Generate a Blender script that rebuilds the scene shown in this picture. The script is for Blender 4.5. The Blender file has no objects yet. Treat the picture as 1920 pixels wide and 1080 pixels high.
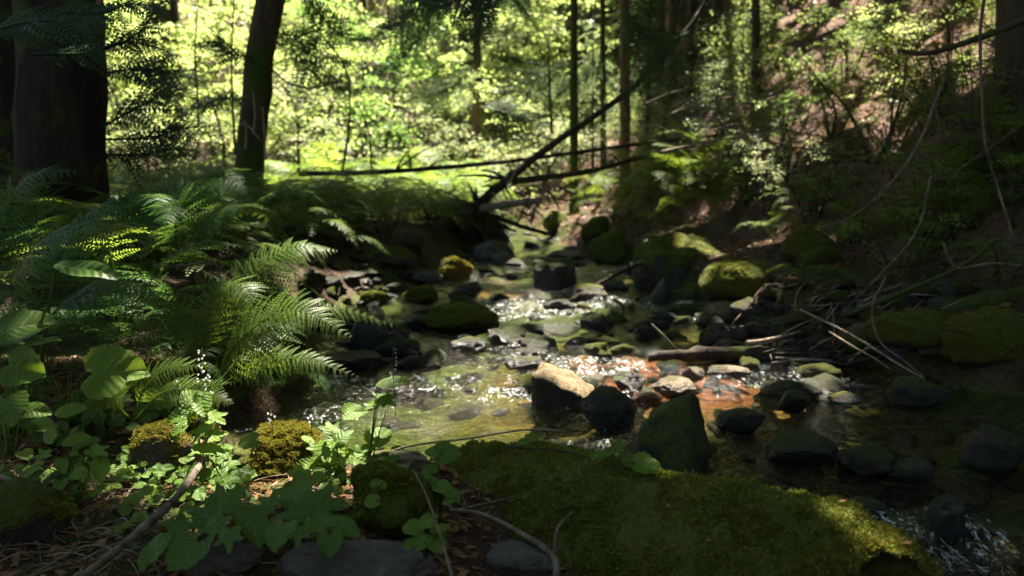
import bpy, bmesh, math, random
import numpy as np
from mathutils import Vector, Matrix, Quaternion

random.seed(7)
RNG = np.random.default_rng(7)
sc = bpy.context.scene
COL = sc.collection
R = math.radians

# ------------------------------------------------------------------ camera, sky, sun, exposure
CAM = np.array([0.0, 0.0, 0.95]); PITCH = R(-5.75); FPX = 1493.0
cam_d = bpy.data.cameras.new('camera'); cam = bpy.data.objects.new('camera', cam_d); COL.objects.link(cam)
cam.location = CAM; cam.rotation_euler = (R(90) + PITCH, 0, 0)
cam_d.sensor_width = 36; cam_d.lens = 28; cam_d.clip_start = 0.05; cam_d.clip_end = 400
cam_d.dof.use_dof = True; cam_d.dof.focus_distance = 2.7; cam_d.dof.aperture_fstop = 2.3
sc.camera = cam

SUN_AZ, SUN_EL = R(10), R(65)
S = np.array([math.sin(SUN_AZ) * math.cos(SUN_EL), math.cos(SUN_AZ) * math.cos(SUN_EL), math.sin(SUN_EL)])
world = bpy.data.worlds.new('World'); sc.world = world; world.use_nodes = True
wn = world.node_tree.nodes; wl = world.node_tree.links
sky = wn.new('ShaderNodeTexSky'); sky.sky_type = 'NISHITA'; sky.sun_disc = False
sky.sun_elevation = SUN_EL; sky.sun_rotation = SUN_AZ
wn['Background'].inputs[1].default_value = 0.05
wl.new(sky.outputs[0], wn['Background'].inputs[0])
sun_d = bpy.data.lights.new('sun', 'SUN'); sun_d.energy = 5.0; sun_d.angle = R(0.5); sun_d.color = (1.0, 0.94, 0.82)
sun = bpy.data.objects.new('sun', sun_d); COL.objects.link(sun)
sun.rotation_euler = Vector(S).to_track_quat('Z', 'Y').to_euler()
sc.view_settings.view_transform = 'Standard'; sc.view_settings.look = 'None'
sc.view_settings.gamma = 1; sc.view_settings.use_curve_mapping = False
sc.view_settings.exposure = 2.62
sc.view_settings.use_white_balance = True; sc.view_settings.white_balance_temperature = 6900; sc.view_settings.white_balance_tint = 10
sc.cycles.use_denoising = True
sc.cycles.max_bounces = 5; sc.cycles.diffuse_bounces = 2; sc.cycles.glossy_bounces = 2
sc.cycles.transmission_bounces = 3; sc.cycles.transparent_max_bounces = 8
sc.cycles.sample_clamp_indirect = 4; sc.cycles.caustics_reflective = False; sc.cycles.caustics_refractive = False

# ------------------------------------------------------------------ numeric helpers
def ray(px, py):
    a = (px - 960) / FPX; b = -(py - 540) / FPX
    c, s = math.cos(PITCH), math.sin(PITCH)
    return np.array([a, c - b * s, b * c + s])
def at(px, py, y):
    d = ray(px, py); return CAM + d * (y / d[1])
def unproj(P):
    v = P - CAM; c, s = math.cos(PITCH), math.sin(PITCH)
    f = v[..., 1] * c + v[..., 2] * s; u = -v[..., 1] * s + v[..., 2] * c
    return 960 + FPX * v[..., 0] / f, 540 - FPX * u / f, f
def _hash(ix, iy, iz, seed):
    h = (ix * 374761393 + iy * 668265263 + iz * 2147483647 + seed * 1274126177) & 0xffffffff
    h = ((h ^ (h >> 13)) * 1274126177) & 0xffffffff
    h = ((h ^ (h >> 15)) * 2246822519) & 0xffffffff
    return (((h ^ (h >> 16)) & 0xffff) / 32767.5) - 1.0
def vnoise(P, seed=0):
    P = np.asarray(P, float)
    i = np.floor(P).astype(np.int64); f = P - i; f = f * f * f * (f * (f * 6 - 15) + 10)
    out = 0
    for dx in (0, 1):
        wx = f[..., 0] if dx else 1 - f[..., 0]
        for dy in (0, 1):
            wy = f[..., 1] if dy else 1 - f[..., 1]
            for dz in (0, 1):
                wz = f[..., 2] if dz else 1 - f[..., 2]
                out = out + wx * wy * wz * _hash(i[..., 0] + dx, i[..., 1] + dy, i[..., 2] + dz, seed)
    return out
def fbm(P, seed=0, octv=4, gain=0.5):
    out = 0; a = 1.0
    P = np.asarray(P, float)
    for k in range(octv):
        out = out + a * vnoise(P * (2.03 ** k) + 17.3 * k, seed + k); a *= gain
    return out
def sstep(x, a=0.0, b=1.0):
    t = np.clip((x - a) / (b - a), 0, 1); return t * t * (3 - 2 * t)
def norm(v):
    v = np.asarray(v, float); n = np.linalg.norm(v, axis=-1, keepdims=True); return v / np.maximum(n, 1e-9)

# ------------------------------------------------------------------ mesh helpers
def mesh_np(name, verts, faces, smooth=True):
    """faces: int array (n,3) or (n,4), or a list of such arrays."""
    if not isinstance(faces, list): faces = [faces]
    me = bpy.data.meshes.new(name)
    verts = np.asarray(verts, np.float32)
    me.vertices.add(len(verts)); me.vertices.foreach_set('co', verts.ravel())
    loops = np.concatenate([np.asarray(f, np.int32).ravel() for f in faces])
    sizes = np.concatenate([np.full(len(f), f.shape[1], np.int32) for f in faces])
    starts = np.concatenate([[0], np.cumsum(sizes)[:-1]]).astype(np.int32)
    me.loops.add(len(loops)); me.loops.foreach_set('vertex_index', loops)
    me.polygons.add(len(sizes)); me.polygons.foreach_set('loop_start', starts)
    me.polygons.foreach_set('loop_total', sizes)
    me.update(calc_edges=True)
    if smooth: me.polygons.foreach_set('use_smooth', np.ones(len(sizes), bool))
    me.validate(); me.update()
    return me
class MB:
    def __init__(s): s.v = []; s.q = []; s.t = []; s.n = 0
    def add(s, v, f):
        v = np.asarray(v, float).reshape(-1, 3); f = np.asarray(f, int)
        if len(f):
            (s.q if f.shape[1] == 4 else s.t).append(f + s.n)
        s.v.append(v); s.n += len(v)
    def mesh(s, name, smooth=True):
        fs = []
        if s.q: fs.append(np.concatenate(s.q))
        if s.t: fs.append(np.concatenate(s.t))
        return mesh_np(name, np.concatenate(s.v), fs, smooth)
def link(name, data, mat=None, parent=None, loc=None):
    o = bpy.data.objects.new(name, data); COL.objects.link(o)
    if mat is not None and data is not None and len(data.materials) == 0: data.materials.append(mat)
    if parent is not None: o.parent = parent
    if loc is not None: o.location = loc
    return o
def tag(o, label=None, cat=None, group=None, kind=None):
    if label: o['label'] = label
    if cat: o['category'] = cat
    if group: o['group'] = group
    if kind: o['kind'] = kind
    return o
def empty(name, loc=(0, 0, 0)):
    o = bpy.data.objects.new(name, None); COL.objects.link(o); o.location = loc; o.empty_display_size = 0.05
    return o
def catmull(pts, n):
    P = np.asarray(pts, float)
    if len(P) == 2: return P[0] + (P[1] - P[0]) * np.linspace(0, 1, n)[:, None]
    P = np.vstack([2 * P[0] - P[1], P, 2 * P[-1] - P[-2]])
    ts = np.linspace(0, len(P) - 3 - 1e-6, n); i = ts.astype(int); t = (ts - i)[:, None]
    a, b, c, d = P[i], P[i + 1], P[i + 2], P[i + 3]
    return 0.5 * (2 * b + (c - a) * t + (2 * a - 5 * b + 4 * c - d) * t ** 2 + (3 * b - a - 3 * c + d) * t ** 3)
def frames(P):
    T = np.gradient(P, axis=0); T = norm(T)
    N = np.zeros_like(T); ref = np.array([0, 0, 1.0]) if abs(T[0, 2]) < 0.9 else np.array([1.0, 0, 0])
    n = ref - T[0] * (ref @ T[0]); N[0] = n / np.linalg.norm(n)
    for k in range(1, len(P)):
        n = N[k - 1] - T[k] * (N[k - 1] @ T[k]); N[k] = n / max(np.linalg.norm(n), 1e-9)
    return T, N, np.cross(T, N)
def tube(pts, rad, sides=8, n=16, rough=0.0, seed=0, cap=True, rfreq=6.0):
    P = catmull(pts, n); T, N, B = frames(P)
    r = np.interp(np.linspace(0, 1, n), np.linspace(0, 1, len(np.atleast_1d(rad))), np.atleast_1d(rad))
    a = np.linspace(0, 2 * np.pi, sides, endpoint=False)
    D = N[:, None, :] * np.cos(a)[None, :, None] + B[:, None, :] * np.sin(a)[None, :, None]
    rr = np.repeat(r[:, None], sides, 1)
    if rough:
        V0 = P[:, None, :] + D * rr[..., None]
        rr = rr * (1 + rough * fbm(V0 * rfreq, seed, 3))
    V = (P[:, None, :] + D * rr[..., None]).reshape(-1, 3)
    i = np.arange(n - 1)[:, None] * sides; j = np.arange(sides)[None, :]; j2 = (j + 1) % sides
    Q = np.stack([i + j, i + j2, i + sides + j2, i + sides + j], -1).reshape(-1, 4)
    tris = []
    if cap:
        V = np.vstack([V, P[0], P[-1]]); k = n * sides
        for jj in range(sides):
            tris.append([k, (jj + 1) % sides, jj]); b = (n - 1) * sides
            tris.append([k + 1, b + jj, b + (jj + 1) % sides])
    return V, Q, np.array(tris, int).reshape(-1, 3)
def tube_mb(mb, pts, rad, **k):
    V, Q, Tt = tube(pts, rad, **k); base = mb.n
    mb.add(V, Q)
    if len(Tt): mb.t.append(Tt + base)

# ------------------------------------------------------------------ materials
def new_mat(name):
    m = bpy.data.materials.new(name); m.use_nodes = True
    nt = m.node_tree; b = nt.nodes['Principled BSDF']; return m, nt, b
def nd(nt, t, **k):
    n = nt.nodes.new(t)
    for a, v in k.items():
        if a.startswith('i_'):
            key = a[2:]; key = int(key) if key.isdigit() else key
            n.inputs[key].default_value = v
        else: setattr(n, a, v)
    return n
def ramp(nt, fac, stops):
    r = nt.nodes.new('ShaderNodeValToRGB'); e = r.color_ramp.elements
    while len(e) > 1: e.remove(e[0])
    e[0].position = stops[0][0]; e[0].color = (*stops[0][1], 1)
    for p, c in stops[1:]:
        x = e.new(p); x.color = (*c, 1)
    nt.links.new(fac, r.inputs[0]); return r.outputs[0]
def noise(nt, vec, scale, detail=5, rough=0.55, dist=0.0):
    n = nd(nt, 'ShaderNodeTexNoise'); n.inputs['Scale'].default_value = scale; n.inputs['Detail'].default_value = detail
    n.inputs['Roughness'].default_value = rough; n.inputs['Distortion'].default_value = dist
    if vec is not None: nt.links.new(vec, n.inputs['Vector'])
    return n.outputs['Fac']
def mixc(nt, fac, a, b, mode='MIX'):
    m = nd(nt, 'ShaderNodeMix', data_type='RGBA', blend_type=mode)
    for sock, v in ((0, fac), (6, a), (7, b)):
        if hasattr(v, 'is_output'): nt.links.new(v, m.inputs[sock])
        else: m.inputs[sock].default_value = v if sock == 0 else (*v, 1)
    return m.outputs[2]
def math_(nt, op, a, b=None, clamp=False):
    m = nd(nt, 'ShaderNodeMath', operation=op); m.use_clamp = clamp
    for i, v in ((0, a), (1, b)):
        if v is None: continue
        if hasattr(v, 'is_output'): nt.links.new(v, m.inputs[i])
        else: m.inputs[i].default_value = v
    return m.outputs[0]
def mapr(nt, v, a, b, c=0.0, d=1.0):
    m = nd(nt, 'ShaderNodeMapRange'); nt.links.new(v, m.inputs[0])
    for i, x in enumerate((a, b, c, d)): m.inputs[i + 1].default_value = x
    return m.outputs[0]
def bump(nt, h, strength, dist, bsdf):
    b = nd(nt, 'ShaderNodeBump'); b.inputs['Strength'].default_value = strength; b.inputs['Distance'].default_value = dist
    nt.links.new(h, b.inputs['Height']); nt.links.new(b.outputs[0], bsdf.inputs['Normal']); return b.outputs[0]

def leaf_mat(name, dark, light, trans, tfac=0.45, rough=0.45, veins=False, brown=0.0):
    m, nt, b = new_mat(name); L = nt.links
    geo = nd(nt, 'ShaderNodeNewGeometry'); oi = nd(nt, 'ShaderNodeObjectInfo'); tc = nd(nt, 'ShaderNodeTexCoord')
    r = math_(nt, 'FRACT', math_(nt, 'ADD', geo.outputs['Random Per Island'], oi.outputs['Random']))
    n = noise(nt, tc.outputs['Object'], 9, 3)
    f = math_(nt, 'ADD', math_(nt, 'MULTIPLY', r, 0.65), math_(nt, 'MULTIPLY', n, 0.35))
    col = ramp(nt, f, [(0.1, dark), (0.85, light)])
    tcol = ramp(nt, f, [(0.1, tuple(x * 0.7 for x in trans)), (0.85, trans)])
    if brown:
        bn = mapr(nt, noise(nt, tc.outputs['Object'], 5.5, 6, .65), .53, .66)
        bn = math_(nt, 'MULTIPLY', bn, brown)
        col = mixc(nt, bn, col, (0.085, 0.055, 0.018)); tcol = mixc(nt, bn, tcol, (0.06, 0.04, 0.012))
    if veins:
        sx = nd(nt, 'ShaderNodeSeparateXYZ'); L.new(tc.outputs['Object'], sx.inputs[0])
        ax = math_(nt, 'ABSOLUTE', sx.outputs[0])
        w = math_(nt, 'SINE', math_(nt, 'MULTIPLY', math_(nt, 'SUBTRACT', sx.outputs[1], math_(nt, 'MULTIPLY', ax, 0.75)), 44.0))
        v = mapr(nt, w, 0.80, 1.0)
        mid = mapr(nt, ax, 0.006, 0.018, 1.0, 0.0)
        v = math_(nt, 'MAXIMUM', v, mid)
        col = mixc(nt, math_(nt, 'MULTIPLY', v, 0.35), col, tuple(min(1, x * 1.9) for x in light))
        tcol = mixc(nt, math_(nt, 'MULTIPLY', v, 0.45), tcol, tuple(x * 0.45 for x in trans))
        bump(nt, math_(nt, 'ADD', math_(nt, 'MULTIPLY', w, -0.3), n), 0.25, 0.01, b)
    L.new(col, b.inputs['Base Color']); b.inputs['Roughness'].default_value = rough
    b.inputs['Specular IOR Level'].default_value = 0.22
    t = nd(nt, 'ShaderNodeBsdfTranslucent'); L.new(tcol, t.inputs[0])
    mx = nd(nt, 'ShaderNodeMixShader'); mx.inputs[0].default_value = tfac
    L.new(b.outputs[0], mx.inputs[1]); L.new(t.outputs[0], mx.inputs[2]); L.new(mx.outputs[0], nt.nodes['Material Output'].inputs[0])
    return m
M = {}
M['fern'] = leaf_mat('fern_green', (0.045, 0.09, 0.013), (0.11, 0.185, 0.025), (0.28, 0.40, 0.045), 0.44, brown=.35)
M['fern_bright'] = leaf_mat('painted_sunlit_fern_green', (0.06, 0.13, 0.015), (0.13, 0.24, 0.03), (0.44, 0.62, 0.09), 0.52)  # lighter fern copy, the clearing's sunlight put into its colour
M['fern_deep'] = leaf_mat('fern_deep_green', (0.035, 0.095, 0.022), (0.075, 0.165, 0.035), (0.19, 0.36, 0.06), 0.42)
M['broad'] = leaf_mat('broad_leaf_green', (0.06, 0.12, 0.014), (0.12, 0.205, 0.024), (0.28, 0.40, 0.04), 0.38, 0.5, veins=True)
M['broad_dark'] = leaf_mat('broad_leaf_deep_green', (0.042, 0.095, 0.013), (0.085, 0.16, 0.02), (0.20, 0.30, 0.03), 0.34, 0.42, veins=True)
M['yellow_leaf'] = leaf_mat('bright_forest_leaf', (0.08, 0.15, 0.03), (0.19, 0.29, 0.07), (0.58, 0.70, 0.22), 0.58)
M['fresh_leaf'] = leaf_mat('fresh_green_leaf', (0.05, 0.13, 0.02), (0.12, 0.24, 0.05), (0.36, 0.58, 0.14), 0.55)
M['mid_leaf'] = leaf_mat('mid_forest_leaf', (0.05, 0.10, 0.025), (0.11, 0.18, 0.05), (0.32, 0.42, 0.11), 0.48)
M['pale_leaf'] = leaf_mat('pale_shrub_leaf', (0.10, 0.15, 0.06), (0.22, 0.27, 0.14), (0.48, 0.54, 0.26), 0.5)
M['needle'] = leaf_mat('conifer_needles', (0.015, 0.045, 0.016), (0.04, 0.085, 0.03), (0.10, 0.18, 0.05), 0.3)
M['needle_light'] = leaf_mat('painted_sunlit_needles', (0.05, 0.10, 0.05), (0.11, 0.17, 0.08), (0.28, 0.38, 0.16), 0.42)  # paler copy of the needle colour with sunlight painted in
M['moss'] = leaf_mat('moss_tufts', (0.06, 0.085, 0.012), (0.25, 0.27, 0.035), (0.26, 0.29, 0.04), 0.25, 0.8, brown=.75)
M['moss_gold'] = leaf_mat('golden_moss_tufts', (0.09, 0.08, 0.012), (0.30, 0.27, 0.05), (0.28, 0.26, 0.04), 0.3, 0.8, brown=.8)
M['flower'] = leaf_mat('white_petal', (0.7, 0.7, 0.66), (0.8, 0.8, 0.76), (0.6, 0.6, 0.55), 0.3)
M['dry_leaf'] = leaf_mat('dry_leaf', (0.16, 0.075, 0.03), (0.34, 0.19, 0.08), (0.25, 0.13, 0.05), 0.3)
M['grass'] = leaf_mat('grass_blade', (0.04, 0.10, 0.02), (0.10, 0.17, 0.03), (0.2, 0.32, 0.06), 0.35)

def bark_mat(name, c0, c1, c2, scale=14, moss=0.0):
    m, nt, b = new_mat(name); L = nt.links
    tc = nd(nt, 'ShaderNodeTexCoord'); mp = nd(nt, 'ShaderNodeMapping'); mp.inputs['Scale'].default_value = (1, 1, 0.18)
    L.new(tc.outputs['Object'], mp.inputs[0])
    n1 = noise(nt, mp.outputs[0], scale, 8, 0.65, 0.4); n2 = noise(nt, tc.outputs['Object'], 3, 4)
    v = nd(nt, 'ShaderNodeTexVoronoi'); v.inputs['Scale'].default_value = scale * 0.8; L.new(mp.outputs[0], v.inputs[0])
    h = math_(nt, 'ADD', n1, math_(nt, 'MULTIPLY', v.outputs[0], 0.5))
    col = ramp(nt, h, [(0.35, c0), (0.62, c1), (0.95, c2)])
    if moss:
        mm = mapr(nt, n2, 0.62 - moss * 0.3, 0.72 - moss * 0.3)
        col = mixc(nt, mm, col, (0.05, 0.075, 0.012))
    L.new(col, b.inputs['Base Color']); b.inputs['Roughness'].default_value = 0.9
    b.inputs['Specular IOR Level'].default_value = 0.2
    bump(nt, h, 0.9, 0.03, b)
    return m
M['bark'] = bark_mat('dark_bark', (0.014, 0.011, 0.009), (0.045, 0.034, 0.026), (0.085, 0.066, 0.05), 10, 0.2)
M['bark_black'] = bark_mat('near_black_bark', (0.006, 0.005, 0.004), (0.02, 0.015, 0.012), (0.042, 0.033, 0.026), 10, 0.2)
M['bark_moss'] = bark_mat('mossy_bark', (0.02, 0.017, 0.01), (0.055, 0.045, 0.025), (0.10, 0.08, 0.05), 14, 0.6)
M['bark_red'] = bark_mat('reddish_bark', (0.03, 0.017, 0.012), (0.10, 0.058, 0.038), (0.18, 0.11, 0.075), 12)
M['dead_wood'] = bark_mat('grey_dead_wood', (0.04, 0.032, 0.025), (0.12, 0.095, 0.07), (0.25, 0.20, 0.155), 30)
M['pale_wood'] = bark_mat('pale_dry_wood', (0.12, 0.09, 0.06), (0.26, 0.20, 0.14), (0.42, 0.34, 0.26), 40)
M['wet_wood'] = bark_mat('dark_wet_wood', (0.008, 0.007, 0.006), (0.025, 0.02, 0.016), (0.06, 0.048, 0.036), 24, 0.1)
M['stem'] = bark_mat('green_stem', (0.04, 0.06, 0.02), (0.07, 0.10, 0.03), (0.10, 0.14, 0.04), 40)

def rock_mat(name, c0, c1, c2, moss=0.0, wet=0.0, moss_c=((0.03, 0.045, 0.006), (0.12, 0.125, 0.016)), lichen=0.0):
    m, nt, b = new_mat(name); L = nt.links
    tc = nd(nt, 'ShaderNodeTexCoord'); geo = nd(nt, 'ShaderNodeNewGeometry'); oi = nd(nt, 'ShaderNodeObjectInfo')
    off = nd(nt, 'ShaderNodeVectorMath', operation='ADD'); L.new(tc.outputs['Object'], off.inputs[0])
    cmb = nd(nt, 'ShaderNodeVectorMath', operation='SCALE'); cmb.inputs[0].default_value = (37, 19, 53); L.new(oi.outputs['Random'], cmb.inputs['Scale'])
    L.new(cmb.outputs[0], off.inputs[1]); vec = off.outputs[0]
    n1 = noise(nt, vec, 13, 9, 0.68, 0.5); n2 = noise(nt, vec, 95, 6, 0.75); n3 = noise(nt, vec, 5, 5, .6)
    f = math_(nt, 'ADD', math_(nt, 'MULTIPLY', n1, 0.65), math_(nt, 'MULTIPLY', n2, 0.35))
    col = ramp(nt, f, [(0.32, c0), (0.5, c1), (0.72, c2)])
    h = math_(nt, 'ADD', n1, math_(nt, 'MULTIPLY', n2, 0.35))
    rough = mapr(nt, n1, 0.3, 0.7, 0.75 - 0.5 * wet, 0.95 - 0.55 * wet)
    if lichen:
        lm = mapr(nt, noise(nt, vec, 11, 6, 0.7), 0.60, 0.66)
        col = mixc(nt, math_(nt, 'MULTIPLY', lm, lichen), col, (0.30, 0.34, 0.27))
    if moss:
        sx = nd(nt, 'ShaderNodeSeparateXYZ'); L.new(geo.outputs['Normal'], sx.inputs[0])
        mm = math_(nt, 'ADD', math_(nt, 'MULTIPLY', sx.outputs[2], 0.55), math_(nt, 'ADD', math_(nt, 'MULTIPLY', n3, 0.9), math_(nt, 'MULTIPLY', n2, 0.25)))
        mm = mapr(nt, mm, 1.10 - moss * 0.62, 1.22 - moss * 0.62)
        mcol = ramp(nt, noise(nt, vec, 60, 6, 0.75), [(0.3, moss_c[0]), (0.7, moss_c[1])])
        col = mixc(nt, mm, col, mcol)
        rough = math_(nt, 'MAXIMUM', rough, mm)
        h = math_(nt, 'ADD', h, math_(nt, 'MULTIPLY', mm, 0.35))
    if wet:
        sp = nd(nt, 'ShaderNodeSeparateXYZ'); L.new(geo.outputs['Position'], sp.inputs[0]); so = nd(nt, 'ShaderNodeSeparateXYZ'); L.new(oi.outputs['Location'], so.inputs[0])
        wl_ = math_(nt, 'ADD', math_(nt, 'SUBTRACT', sp.outputs[2], so.outputs[2]), math_(nt, 'MULTIPLY', n3, -.06))
        wm_ = mapr(nt, wl_, -.012, .012, 1.0, 0.0)
        col = mixc(nt, math_(nt, 'MULTIPLY', wm_, .6), col, (0.006, 0.006, 0.005))
        rough = math_(nt, 'MULTIPLY', rough, mapr(nt, wm_, 0, 1, 1.0, .45))
    L.new(col, b.inputs['Base Color']); L.new(rough, b.inputs['Roughness'])
    b.inputs['Specular IOR Level'].default_value = 0.3 + 0.35 * wet
    vo = nd(nt, 'ShaderNodeTexVoronoi', feature='DISTANCE_TO_EDGE'); vo.inputs['Scale'].default_value = 9; L.new(vec, vo.inputs[0])
    h = math_(nt, 'ADD', h, math_(nt, 'MULTIPLY', mapr(nt, vo.outputs[0], 0, .05), .12))
    bump(nt, h, 1.0, 0.035, b)
    return m
M['rock'] = rock_mat('grey_rock', (0.05, 0.047, 0.043), (0.12, 0.112, 0.10), (0.22, 0.205, 0.185), 0.25)
M['rock_moss'] = rock_mat('mossy_rock', (0.025, 0.024, 0.02), (0.06, 0.057, 0.048), (0.12, 0.11, 0.09), 0.8)
M['rock_fullmoss'] = rock_mat('moss_covered_rock', (0.025, 0.024, 0.02), (0.05, 0.047, 0.038), (0.10, 0.09, 0.07), 1.35)
M['rock_wet'] = rock_mat('wet_dark_rock', (0.006, 0.0058, 0.0055), (0.022, 0.021, 0.019), (0.095, 0.09, 0.082), 0.25, 0.7, ((0.018, 0.026, 0.005), (0.06, 0.07, 0.012)), .25)
M['rock_wetmoss'] = rock_mat('wet_algae_rock', (0.010, 0.010, 0.008), (0.026, 0.027, 0.02), (0.065, 0.065, 0.05), 0.55, 0.55, ((0.018, 0.03, 0.005), (0.06, 0.075, 0.012)))
M['rock_tan'] = rock_mat('tan_rock', (0.09, 0.06, 0.04), (0.22, 0.16, 0.10), (0.42, 0.34, 0.24), 0.15, 0.25)
M['rock_lichen'] = rock_mat('lichen_rock', (0.05, 0.04, 0.035), (0.11, 0.095, 0.085), (0.20, 0.18, 0.165), 0.62, 0, ((0.06, 0.055, 0.006), (0.18, 0.13, 0.02)), 0.8)
M['rock_brown'] = rock_mat('brown_grey_rock', (0.06, 0.045, 0.03), (0.14, 0.11, 0.08), (0.24, 0.19, 0.14), .3, 0, ((0.06, 0.055, 0.006), (0.14, 0.12, 0.02)), .3)
M['rock_split'] = rock_mat('dark_rock_painted_sunlit_top', (0.012, 0.010, 0.009), (0.03, 0.026, 0.022), (0.07, 0.06, 0.05), .8, .2, ((0.10, 0.065, 0.03), (0.36, 0.28, 0.17)))  # moss slot holds painted sunlight on upward faces; dark body paints the front's shade
M['rock_black'] = rock_mat('black_mud_rock', (0.004, 0.004, 0.0035), (0.010, 0.009, 0.008), (0.025, 0.022, 0.018), .0, .2)
M['rock_bare'] = rock_mat('bare_grey_rock', (0.06, 0.056, 0.05), (0.14, 0.13, 0.115), (0.26, 0.24, 0.21), 0, 0, lichen=.25)
M['rock_wedge'] = rock_mat('mossy_wet_wedge', (0.008, 0.008, 0.007), (0.022, 0.022, 0.018), (0.06, 0.06, 0.05), 0.8, .5, ((0.022, 0.034, 0.006), (0.095, 0.12, 0.018)))
M['log_moss'] = rock_mat('moss_bed_on_log', (0.03, 0.024, 0.015), (0.06, 0.05, 0.03), (0.11, 0.09, 0.06), 1.3, 0, ((0.05, 0.065, 0.01), (0.17, 0.175, 0.028)))
M['rock_pale'] = rock_mat('pale_stone', (0.22, 0.19, 0.16), (0.36, 0.32, 0.28), (0.48, 0.44, 0.40), 0.1)
M['bed_red'] = rock_mat('red_brown_stream_stone', (0.08, 0.02, 0.009), (0.26, 0.07, 0.026), (0.46, 0.18, 0.08), 0.1, 0.5)
M['bed_olive'] = rock_mat('olive_algae_stone', (0.03, 0.035, 0.008), (0.09, 0.10, 0.018), (0.20, 0.20, 0.04), 0.2, 0.4)

# ground: forest litter, moss and the stream bed, told apart by painted-on point attributes
def ground_mat():
    m, nt, b = new_mat('forest_floor'); L = nt.links
    tc = nd(nt, 'ShaderNodeTexCoord'); P = tc.outputs['Object']
    n1 = noise(nt, P, 1.3, 5); n2 = noise(nt, P, 14, 7, 0.7, 0.6); n3 = noise(nt, P, 60, 5, 0.7)
    v = nd(nt, 'ShaderNodeTexVoronoi'); v.inputs['Scale'].default_value = 26; L.new(P, v.inputs[0])
    f = math_(nt, 'ADD', math_(nt, 'MULTIPLY', n2, 0.6), math_(nt, 'MULTIPLY', n3, 0.4))
    litter = ramp(nt, f, [(0.3, (0.018, 0.010, 0.007)), (0.5, (0.07, 0.042, 0.029)), (0.72, (0.17, 0.105, 0.072))])
    pinkl = ramp(nt, f, [(0.3, (0.05, 0.027, 0.02)), (0.5, (0.17, 0.098, 0.074)), (0.72, (0.36, 0.235, 0.185))])
    a_h = nd(nt, 'ShaderNodeAttribute', attribute_name='hill'); a_b = nd(nt, 'ShaderNodeAttribute', attribute_name='bed')
    a_r = nd(nt, 'ShaderNodeAttribute', attribute_name='red')
    col = mixc(nt, a_h.outputs['Fac'], litter, pinkl)
    moss = ramp(nt, n3, [(0.3, (0.02, 0.035, 0.006)), (0.7, (0.075, 0.095, 0.014))])
    mm = math_(nt, 'MULTIPLY', mapr(nt, n1, 0.48, 0.60), math_(nt, 'SUBTRACT', 1.0, math_(nt, 'MULTIPLY', a_h.outputs['Fac'], 0.8)))
    col = mixc(nt, mm, col, moss)
    vb = nd(nt, 'ShaderNodeTexVoronoi'); vb.inputs['Scale'].default_value = 9; L.new(P, vb.inputs[0])
    smp = nd(nt, 'ShaderNodeMapping'); smp.inputs['Rotation'].default_value = (0, 0, R(-28)); smp.inputs['Scale'].default_value = (3.2, 22, 1); L.new(P, smp.inputs[0])
    fs = noise(nt, smp.outputs[0], 1.6, 6, .7, 1.4)
    f0 = f; f = math_(nt, 'ADD', math_(nt, 'MULTIPLY', fs, .6), math_(nt, 'MULTIPLY', f, .45))
    olive = ramp(nt, f, [(0.36, (0.010, 0.018, 0.006)), (0.52, (0.045, 0.068, 0.013)), (0.70, (0.20, 0.24, 0.035))])
    red = ramp(nt, f, [(0.36, (0.035, 0.009, 0.004)), (0.5, (0.19, 0.045, 0.016)), (0.70, (0.40, 0.14, 0.06))])
    bed = mixc(nt, a_r.outputs['Fac'], olive, red)
    col = mixc(nt, a_b.outputs['Fac'], col, bed)
    L.new(col, b.inputs['Base Color']); b.inputs['Roughness'].default_value = 0.9; b.inputs['Specular IOR Level'].default_value = 0.2
    bump(nt, math_(nt, 'ADD', f0, math_(nt, 'MULTIPLY', v.outputs[0], 0.3)), 1.0, 0.05, b)
    return m
M['ground'] = ground_mat()

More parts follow.
